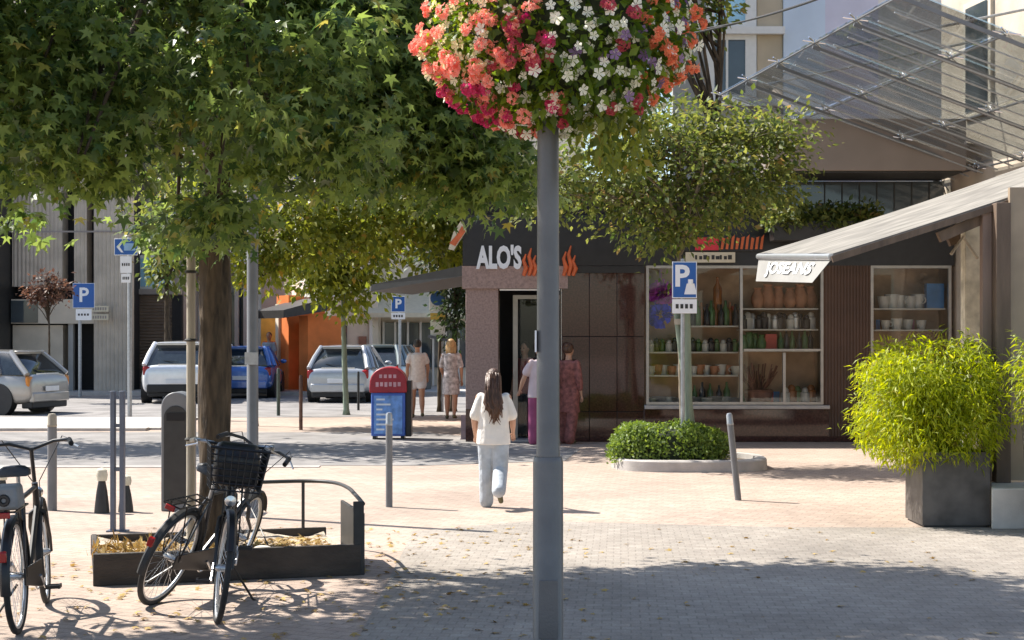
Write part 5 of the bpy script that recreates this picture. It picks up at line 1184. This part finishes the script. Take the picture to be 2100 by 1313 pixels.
# ------------------------------------------------------------------ cars (x forward)
def car(label, paint, L=4.1, Wd=1.76, H=1.46, rz=0, loc=(0,0,0), suv=False, hatch=.30, tail=M['redlens'], group='cars parked along the back road'):
    root = thing('parked_car', label, 'car', (0,0,0)); root['group'] = group
    hw = Wd/2; gc_ = .20 if not suv else .24; zb = .92 if not suv else 1.02
    xr, xf = -L/2, L/2
    # lower body: stations along the length, rounded section
    stn = [(xr, .40, zb-.24, .80), (xr+.03, .30, zb-.06, .88), (xr+.16, .24, zb, .96), (xr+.7, gc_, zb+.01, 1.0), (0, gc_, zb-.01, 1.0), (xf-1.25, gc_, zb-.05, 1.0), (xf-.7, gc_, zb-.16, .98), (xf-.2, .24, zb-.27, .92), (xf-.04, .28, zb-.36, .82), (xf, .36, zb-.44, .72)]
    vs = []; fs = []
    for (x, z0, z1, k) in stn:
        w = hw*k; sec = [(0,z0),(.80,z0),(.95,z0+.06),(1.0,z0+(z1-z0)*.35),(1.0,z0+(z1-z0)*.62),(.965,z1-.10),(.90,z1-.015),(.70,z1+.012),(0,z1+.02)]
        sec = sec + [(-a, b) for a, b in reversed(sec[1:-1])]
        vs += [(x, a*w, b) for a, b in sec]
    n = 16
    for i in range(len(stn)-1):
        for k in range(n): fs.append((i*n+k, i*n+(k+1) % n, (i+1)*n+(k+1) % n, (i+1)*n+k))
    fs.append(tuple(range(n))); fs.append(tuple(range((len(stn)-1)*n, len(stn)*n)))
    bo = part(MB().add(vs, fs), 'body', paint, root, smooth='all'); sb = bo.modifiers.new('sub','SUBSURF'); sb.levels = 1; sb.render_levels = 2
    # cabin glass and roof
    xb0, xb1 = xr+.10, xf-1.05; xt0, xt1 = xr+.10+hatch, xf-1.85; wb_, wt_ = hw*.92, hw*.66; zr = H-.05
    def cab(t, u, e=0):      # t height fraction, u 0 rear..1 front
        x = (xb0+(xt0-xb0)*t)*(1-u)+(xb1+(xt1-xb1)*t)*u; return x, wb_+(wt_-wb_)*t+e, zb-.03+(zr-zb+.03)*t
    vs = []; fs = []
    for t in (0,.5,1):
        for u in (0,.06,.5,.94,1):
            x, w, z = cab(t, u); w *= (1 if .05 < u < .95 else .93); bulge = .02*math.sin(math.pi*t)
            vs += [(x, w+bulge, z)]
    m_ = len(vs); vs += [(x, -y, z) for x, y, z in vs]
    for a in range(2):
        for u in range(4):
            i = a*5+u; fs.append((i, i+1, i+6, i+5)); fs.append((m_+i, m_+i+5, m_+i+6, m_+i+1))
        fs.append((a*5, a*5+5, m_+a*5+5, m_+a*5)); fs.append((a*5+4, m_+a*5+4, m_+a*5+9, a*5+9))
    fs.append((10,11,12,13,14,m_+14,m_+13,m_+12,m_+11,m_+10)); fs.append((0,m_,m_+1,m_+2,m_+3,m_+4,4,3,2,1))
    part(MB().add(vs, fs), 'window_glass', M['carglass'], root, smooth=50)
    rp = MB(); vs = []
    for (u, dx) in ((0,-.05),(.08,0),(.5,0),(.92,0),(1,.04)):
        x, w, z = cab(1, u); e = .012*math.sin(math.pi*min(max(u,0),1))
        for (k, zz) in ((-1.0,-.03),(-.97,.012),(-.6,.035),(0,.045),(.6,.035),(.97,.012),(1.0,-.03)): vs.append((x+dx, k*(w+.015), z+zz+e*1.5-(.015 if u in (0,1) else 0)))
    fs = [(i*7+k, i*7+k+1, i*7+k+8, i*7+k+7) for i in range(4) for k in range(6)] + [(i*7+6, i*7, i*7+7, i*7+13) for i in range(4)] + [tuple(range(7)), tuple(range(28,35))]
    rf_ = part(rp.add(vs, fs), 'roof', paint, root, smooth=60)
    part(MB().box(cab(1,0)[0]-.16, cab(1,0)[0]-.02, -wt_*.85, wt_*.85, zr-.005, zr+.025), 'spoiler', paint, rf_, bevel=.01)
    for s in (-1, 1):
        def rail(u, uu, nm, r_):
            a = cab(0,u,.01); b = cab(.5,uu if uu is not None else u,.03); c = cab(1,u,.01)
            k = .94 if u in (0,1) else 1
            part(MB().tube([(a[0],s*a[1]*k,a[2]),(b[0],s*b[1]*k,b[2]),(c[0],s*c[1]*k,c[2])], r_, 8), nm, paint, root)
        rail(0, None, 'rear_pillar', .065); rail(1, None, 'front_pillar', .04); rail(.5, None, 'door_pillar', .028); rail(.22, None, 'rear_side_pillar', .06)
        mr = MB().ell((xb1-.35, s*(hw+.06), zb+.08), (.07,.10,.065), 10, 6); part(mr, 'wing_mirror', paint, root, smooth='all')
        part(MB().obox((xr+.085, s*hw*.80, zb-.17), (.045,0,.02), (.02*s*0,.10,0), (0,0,.11)), 'tail_light', tail, root, bevel=.03)
        part(MB().obox((xf-.16, s*hw*.68, zb-.40), (.10,-.05*s,.02), (0,.13,0), (0,0,.065)), 'headlight', M['chrome'], root, bevel=.02)
        part(MB().box(-.75, .95, s*hw*1.002-.006, s*hw*1.002+.006, gc_+.10, gc_+.16), 'side_trim', M['cartrim'], root)
        for x in (-.28, .52): part(MB().box(x-.09, x+.09, s*hw-.01, s*hw+.018, zb-.20, zb-.17), 'door_handle', paint, root)
        for x in (xr+.78, xf-.82):
            rr = .32 if not suv else .35; y0 = s*(hw-.11); ax = (0, 1, 0)
            w_ = part(MB().lathe([(rr*.62,-.1),(rr*.95,-.1),(rr,-.07),(rr,.07),(rr*.95,.1),(rr*.62,.1)], (x, y0, rr), 26, axis=ax), 'wheel', M['rubber'], root)
            sp = MB().lathe([(0,.04),(rr*.2,.06),(rr*.22,.04),(rr*.58,.05),(rr*.63,.06),(rr*.63,-.02),(0,-.02)], (x, y0+s*.045, rr), 22, axis=(0, s, 0))
            part(sp, 'rim', M['alu'], w_)
            part(MB().lathe([(0,-.12),(rr+.055,-.12),(rr+.055,.105),(0,.105)], (x, y0+s*.008, rr+.01), 26, axis=(0,s,0)), 'wheel_arch', M['cartrim'], root)
    part(MB().box(xr-.03, xr+.10, -hw*.80, hw*.80, .28, .50), 'rear_bumper', paint if not suv else M['cartrim'], root, bevel=.03)
    part(MB().box(xr+.02, xr+.3, -hw*.78, hw*.78, gc_-.06, .30), 'rear_skirt', M['cartrim'], root, bevel=.03)
    part(MB().box(xf-.10, xf+.03, -hw*.70, hw*.70, .22, .42), 'front_bumper', M['cartrim'], root, bevel=.03)
    part(MB().box(xr-.045, xr-.031, -.26, .26, .52, .63), 'number_plate', M['signwhite'], root, bevel=.003)
    part(MB().box(xf+.02, xf+.035, -.26, .26, .30, .41), 'number_plate', M['signwhite'], root, bevel=.003)
    part(MB().obox((xr+.10, 0, zb-.02), (.012,0,.0), (0,hw*.5,0), (0,0,.02)), 'boot_handle', M['chrome'], root)
    part(MB().bar((xb0+.02, -.05, zb+.05), (xb0+.12, .35, zb+.08), .015), 'rear_wiper', M['cartrim'], root)
    root.location = loc; root.rotation_euler = (0, 0, rz); return root
silver = car_paint('silver_paint', (.44,.46,.48)); beige = car_paint('champagne_paint', (.38,.365,.34)); whitep = car_paint('white_car_paint', (.88,.89,.90)); bluep2 = car_paint('blue_car_paint', (.04,.14,.46))
# rears face the viewer for the three in the lane; the left one drives out of the picture
a = R(163); car('champagne hatchback at the left edge, its rear corner pointing to the beige building', beige, 4.2, 1.76, 1.44, a, (fx(114,35.3)-2.05, 35.7, .004), tail=M['orangelens'], hatch=.55)
a = R(97); car('white sport utility car seen from behind, half hidden by the sweetgum trunk', whitep, 4.3, 1.86, 1.60, a, (fx(376,42.3), 42.3, .004), suv=True, hatch=.58)
a = R(93); car('blue small car seen from behind, right of the sweetgum trunk', bluep2, 3.8, 1.72, 1.46, a, (fx(524,46.2), 45.2, .004), hatch=.6)
a = R(86); car('silver hatchback seen from behind, left of the newspaper box', silver, 4.0, 1.76, 1.50, a, (fx(720,42.6), 42.5, .004), hatch=.62)
a = R(80); car('grey car parked farther back, mostly behind the newspaper box', car_paint('grey_car_paint', (.20,.24,.24)), 4.2, 1.78, 1.5, a, (fx(800,46.8), 46.8, .004), hatch=.5)
a = R(93); car('white car close behind the sweetgum trunk, only its right flank in view', whitep, 3.9, 1.74, 1.5, a, (fx(430,47.5), 48.0, .004), hatch=.42)

# ------------------------------------------------------------------ people (built facing +y)
def blend(mb, name, m, parent, voxel, smooth=6, extra=None, loc=True):
    """one continuous skin grown over overlapping volumes"""
    me = mkmesh(name, mb.v, mb.f); bm = bmesh.new(); bm.from_mesh(me); bmesh.ops.recalc_face_normals(bm, faces=bm.faces); bm.to_mesh(me); bm.free()
    o = bpy.data.objects.new('tmp', me); COL.objects.link(o)
    r_ = o.modifiers.new('r', 'REMESH'); r_.mode = 'VOXEL'; r_.voxel_size = voxel
    s_ = o.modifiers.new('s', 'SMOOTH'); s_.factor = .5; s_.iterations = smooth
    dg = bpy.context.evaluated_depsgraph_get(); me2 = bpy.data.meshes.new_from_object(o.evaluated_get(dg)); bpy.data.objects.remove(o)
    if extra and extra.v:
        bm = bmesh.new(); bm.from_mesh(me2); q = mkmesh('x', extra.v, extra.f); bm.from_mesh(q); bm.to_mesh(me2); bm.free()
    me2.name = name; me2.materials.clear(); me2.materials.append(m); me2.shade_smooth(); return link(name, me2, parent)
def limb(mb, a, b, r0, r1, flat=1.0, side=(1,0,0), bul=0):
    a, b = Vector(a), Vector(b); n = 7; pts = [a.lerp(b, i/n) for i in range(n+1)]
    rr = [r0+(r1-r0)*i/n + bul*math.sin(math.pi*min(1, i/n*1.3)) for i in range(n+1)]
    mb.tube(pts, rr, 12, flat=flat, side=side); mb.ell(a, (r0,)*3, 10, 6); mb.ell(b, (r1,)*3, 10, 6)
def person(label, loc, rz, H, legs=((8,5),(-8,15)), arms=((5,10,20),(-5,10,20)), skin=M['skin'], hairm=M['hairbrown'], hair='short', topm=None, sleeve=.5, botm=None, bottom='trousers', shoem=None, vox=.011, loose=1.0, hold=None, headtilt=0, dress=None, legw=1.0):
    root = thing('person', label, 'person', (0,0,0))
    Z = lambda p: Vector(p)*H
    J = {}; yf = []
    for s, (h, k) in zip((-1, 1), legs):
        hip = Vector((.052*s, 0, .50)); a = R(h); kn = hip+Vector((.004*s, math.sin(a), -math.cos(a)))*.235
        b = a-R(k); an = kn+Vector((.0, math.sin(b), -math.cos(b)))*.235; fb_ = max(-.9, min(.0, b*.75 if k > 25 else 0))
        toe = an+Vector((.012*s, math.cos(fb_)*.085, -.022+math.sin(fb_)*.085)); heel = an+Vector((0,-.022*math.cos(fb_),-.022-math.sin(fb_)*.022))
        J[s] = (hip, kn, an, toe, heel); yf.append(min(toe.z, heel.z)-.014)
    dz = -min(yf); D = Vector((0,0,dz))
    A = {}
    for s, (sw, ab, el) in zip((-1, 1), arms):
        sh = Vector((.102*s, 0, .795)); a = R(sw); o_ = R(ab)
        d = Vector((math.sin(o_)*s, math.sin(a)*math.cos(o_), -math.cos(a)*math.cos(o_))); e_ = sh+d*.165
        b = a+R(el); d2 = Vector((math.sin(o_)*s*.3-.25*s*math.sin(R(el)*.5), math.sin(b), -math.cos(b))).normalized(); w_ = e_+d2*.145
        A[s] = (sh, e_, w_, d2)
    q = lambda p: (p+D)*H
    body = MB(); ex = MB()
    tor = [(0,0,.475),(0,0,.52),(0,.0,.57),(0,.0,.63),(0,-.004,.70),(0,-.006,.76),(0,-.004,.80),(0,-.002,.825)]
    tr_ = [.070,.088,.084,.072,.082,.090,.082,.045]
    body.tube([q(Vector(p)) for p in tor], [r*H for r in tr_], 16, flat=.66, side=(1,0,0))
    limb(body, q(Vector((0,-.003,.81))), q(Vector((0,.006,.88))), .034*H, .030*H)
    hc = q(Vector((.0+headtilt*.02, .010, .932))); body.ell(hc, (.045*H,.057*H,.066*H), 16, 10); body.ell(hc+Vector((0,.018,-.030))*H, (.034*H,.036*H,.036*H), 12, 8)
    body.ell(hc+Vector((0,.060,-.010))*H, (.008*H,.012*H,.016*H), 8, 6)
    for s in (-1,1): body.ell(hc+Vector((.046*s,-.002,-.008))*H, (.007*H,.013*H,.019*H), 8, 6)
    for s in (-1,1):
        sh, e_, w_, d2 = A[s]
        limb(body, q(sh), q(e_), .030*H, .024*H); limb(body, q(e_), q(w_), .024*H, .0145*H, bul=.002*H)
        pc = w_+d2*.028; x_ = Vector((s,0,0)); n_ = d2.cross(x_).normalized(); x_ = n_.cross(d2).normalized()
        limb(body, q(w_), q(w_+d2*.045), .013*H, .018*H, flat=.5, side=x_)
        for i in range(4):
            b0 = w_+d2*.045+x_*(i-1.5)*.0085; ln = (.036,.044,.041,.032)[i]; m1 = b0+d2*ln*.5+n_*.003*s; m2 = m1+d2*ln*.4+n_*.010
            ex.tube([q(b0), q(m1), q(m2)], [.0048*H,.0044*H,.0034*H], 6)
        t0 = w_+d2*.016-x_*.015; ex.tube([q(t0), q(t0-x_*.012+d2*.018), q(t0-x_*.014+d2*.038)], [.0056*H,.005*H,.0038*H], 6)
        hip, kn, an, toe, heel = J[s]
        limb(body, q(hip), q(kn), .056*H, .036*H); limb(body, q(kn), q(an), .035*H, .020*H, bul=.006*H)
        limb(body, q(an), q(toe), .020*H, .016*H, flat=.8)
    bo = blend(body, 'body', skin, root, vox*.72, 3, ex)
    for s in (-1,1): part(MB().ell(hc+Vector((.018*s,.0535,.004))*H, (.0075*H,.005*H,.005*H), 8, 6), 'eye', M['eye'], root)
    part(MB().ell(hc+Vector((0,.053,-.034))*H, (.014*H,.005*H,.004*H), 8, 6), 'mouth', M['redlens'], root)
    # top
    if topm:
        tm_ = MB(); z0 = .47 if not dress else .30; L_ = loose
        if dress:
            pts = [(0,0,.305),(0,0,.40),(0,0,.50),(0,0,.60),(0,-.004,.70),(0,-.006,.76),(0,-.004,.805),(0,-.002,.83)]; rr = [.135*L_,.125*L_,.108,.088,.092,.096,.090,.046]
        else:
            pts = [(0,0,.455),(0,0,.50),(0,0,.57),(0,0,.64),(0,-.004,.70),(0,-.006,.76),(0,-.004,.805),(0,-.002,.83)]; rr = [.112*L_,.110*L_,.104*L_,.098*L_,.098*L_,.099,.092,.046]
        tm_.tube([q(Vector(p)) for p in pts], [r*H for r in rr], 18, flat=.74, side=(1,0,0))
        for s in (-1,1):
            sh, e_, w_, d2 = A[s]
            if sleeve <= 1: limb(tm_, q(sh-Vector((.012*s,0,0))), q(sh.lerp(e_, sleeve)), .038*H, .041*H*L_**.6)
            else: limb(tm_, q(sh-Vector((.01*s,0,0))), q(e_), .040*H, .036*H); limb(tm_, q(e_), q(e_.lerp(w_, sleeve-1)), .036*H, .028*H)
        blend(tm_, 'dress' if dress else 'shirt', topm, root, vox, 5)
    if botm:
        bt = MB(); f_ = 1.0 if bottom == 'trousers' else .38
        bt.tube([q(Vector((0,0,.44))), q(Vector((0,0,.49))), q(Vector((0,0,.55))), q(Vector((0,0,.60)))], [.080*H,.100*H,.094*H,.082*H], 16, flat=.72, side=(1,0,0))
        for s in (-1,1):
            hip, kn, an, toe, heel = J[s]; w = legw
            if bottom == 'trousers':
                limb(bt, q(hip), q(kn), .064*H*w**.5, .049*H*w); limb(bt, q(kn), q(an-(an-kn)*.02), .049*H*w, .046*H*w)
            else: limb(bt, q(hip), q(hip.lerp(kn, f_)), .066*H, .066*H)
        blend(bt, bottom, botm, root, vox, 4)
    for s in (-1,1):
        hip, kn, an, toe, heel = J[s]; sh_ = MB()
        ft = (toe-heel).normalized(); limb(sh_, q(heel+Vector((0,.004,.012))), q(toe+Vector((0,0,.002))), .024*H, .019*H, flat=.9); limb(sh_, q(an.lerp(heel,.2)), q(heel.lerp(toe,.25)+Vector((0,0,.012))), .024*H, .024*H)
        blend(sh_, 'shoe', shoem or M['shoe'], root, vox*.8, 2)
    hr = MB()
    if hair == 'long':
        hr.ell(hc+Vector((0,-.010,.012))*H, (.054*H,.060*H,.066*H), 16, 10)
        for i in range(95):
            t = rng.uniform(-1, 1); a0 = hc+Vector((.045*t, -.045-.012*rng.random(), rng.uniform(-.02,.05)))*H
            b0 = q(Vector((.050*t, -.050-.02*rng.random(), .845))); c0_ = q(Vector((.058*t+.008*rng.normal(), -.078-.018*rng.random(), .76))); d0 = q(Vector((.050*t+.014*rng.normal()+.012, -.090-.018*rng.random(), .675+.05*abs(t)+.03*rng.random()))); e0 = q(Vector((.030*t+.018*rng.normal()+.022, -.090-.018*rng.random(), .60+.075*abs(t)+.05*rng.random())))
            hr.tube([a0, b0, c0_, d0, e0], [.010*H,.011*H,.010*H,.008*H,.002*H], 5)
        for s in (-1,1):
            for k in range(12): hr.tube([hc+Vector((.048*s,-.01*k*.4,.02))*H, q(Vector((.052*s,-.03-.003*k,.86))), q(Vector((.062*s,-.06,.80-.004*k)))], [.009*H,.010*H,.003*H], 5)
    elif hair == 'bun':
        hr.ell(hc+Vector((0,-.012,.014))*H, (.052*H,.058*H,.062*H), 14, 9); hr.ell(hc+Vector((0,-.05,.045))*H, (.026*H,.026*H,.026*H), 10, 7)
    elif hair == 'shoulder':
        hr.ell(hc+Vector((0,-.012,.012))*H, (.055*H,.060*H,.064*H), 14, 9)
        for i in range(50):
            t = rng.uniform(-1,1); hr.tube([hc+Vector((.05*t,-.03*(1-abs(t)*.6),.03))*H, hc+Vector((.058*t,-.05*(1-abs(t)*.5),-.045))*H, hc+Vector((.060*t,-.055*(1-abs(t)*.4),-.12-.02*rng.random()))*H], [.012*H,.012*H,.003*H], 5)
    else:
        hr.ell(hc+Vector((0,-.012,.016))*H, (.050*H,.055*H,.058*H), 14, 9)
    part(hr, 'hair', hairm, root, smooth='all')
    root.location = loc; root.rotation_euler = (0,0,rz)
    return root, A, q
pat = mat('grey_patterned_cloth', (.42,.40,.42), .85, var=.55, scale=14); redpat = mat('red_patterned_cloth', (.24,.09,.08), .85, var=.5, scale=16); pinkc = mat('pink_cloth', (.62,.50,.52), .85, var=.08); mag = mat('magenta_cloth', (.30,.07,.16), .85, var=.15)
palew = mat('pale_blouse', (.66,.63,.62), .85, var=.12, scale=20); pshort = mat('pale_shorts', (.62,.64,.68), .85, var=.1); greyc = mat('grey_shirt_cloth', (.33,.38,.46), .85, var=.15); darkc = mat('dark_trouser_cloth', (.03,.035,.03), .85, var=.2); redshirt = mat('dark_red_cloth', (.22,.03,.03), .85, var=.2)
gl = G(1012, 1041); H_ = 1.425
girl, GA, gq = person('girl with long brown hair in white t-shirt and pale jeans walking away across the plaza', gl, R(-3), H_, legs=((5,3),(-10,46)), arms=((2,13,34),(6,13,40)), hair='long', topm=M['tee'], sleeve=.80, botm=M['jeans'], bottom='trousers', shoem=M['shoe'], vox=.009, loose=1.12, legw=1.12)
person('woman in pale blouse and short pale shorts walking away past the newspaper box', G(856,857), R(8), 1.68, legs=((9,4),(-9,14)), arms=((-12,10,10),(14,12,20)), hair='bun', hairm=M['hairdark'], topm=palew, sleeve=.5, botm=pshort, bottom='shorts', skin=M['tanskin'], loose=1.02, vox=.013)
person('fair haired woman in grey patterned knee length dress walking by the shop corner', G(925,860), R(-6), 1.68, legs=((6,4),(-7,12)), arms=((14,10,40),(-6,10,20)), hair='shoulder', hairm=M['hairblond'], topm=pat, sleeve=.8, dress=True, loose=.85, vox=.013, skin=M['tanskin'])
person('person in grey shirt and dark trousers standing just behind the blue car', Vector((fx(552,47.6), 47.6, .1)), R(170), 1.74, legs=((2,2),(-2,3)), arms=((3,8,30),(3,8,40)), hair='short', hairm=M['hairdark'], topm=greyc, sleeve=.6, botm=darkc, vox=.016)
person('person in pink top and magenta trousers mostly hidden behind the lamp post', G(1108,912), R(20), 1.66, legs=((6,4),(-6,10)), arms=((8,22,30),(-4,12,20)), hair='bun', hairm=M['hairbrown'], topm=pinkc, sleeve=.6, botm=mag, legw=1.25, loose=1.15, vox=.013)
person('person in long red patterned dress just right of the lamp post', G(1166,910), R(-30), 1.64, legs=((5,4),(-5,10)), arms=((6,10,30),(-6,10,20)), hair='bun', hairm=M['hairbrown'], topm=redpat, sleeve=1.6, dress=True, botm=redpat, bottom='trousers', legw=1.2, loose=.9, vox=.013)
person('person in dark red shirt standing inside the dark shop doorway', Vector((sx(1078), 26.75, .03)), R(150), 1.62, legs=((2,2),(-2,3)), arms=((3,8,20),(3,8,20)), hair='short', hairm=M['hairdark'], topm=redshirt, sleeve=.6, botm=darkc, vox=.016)
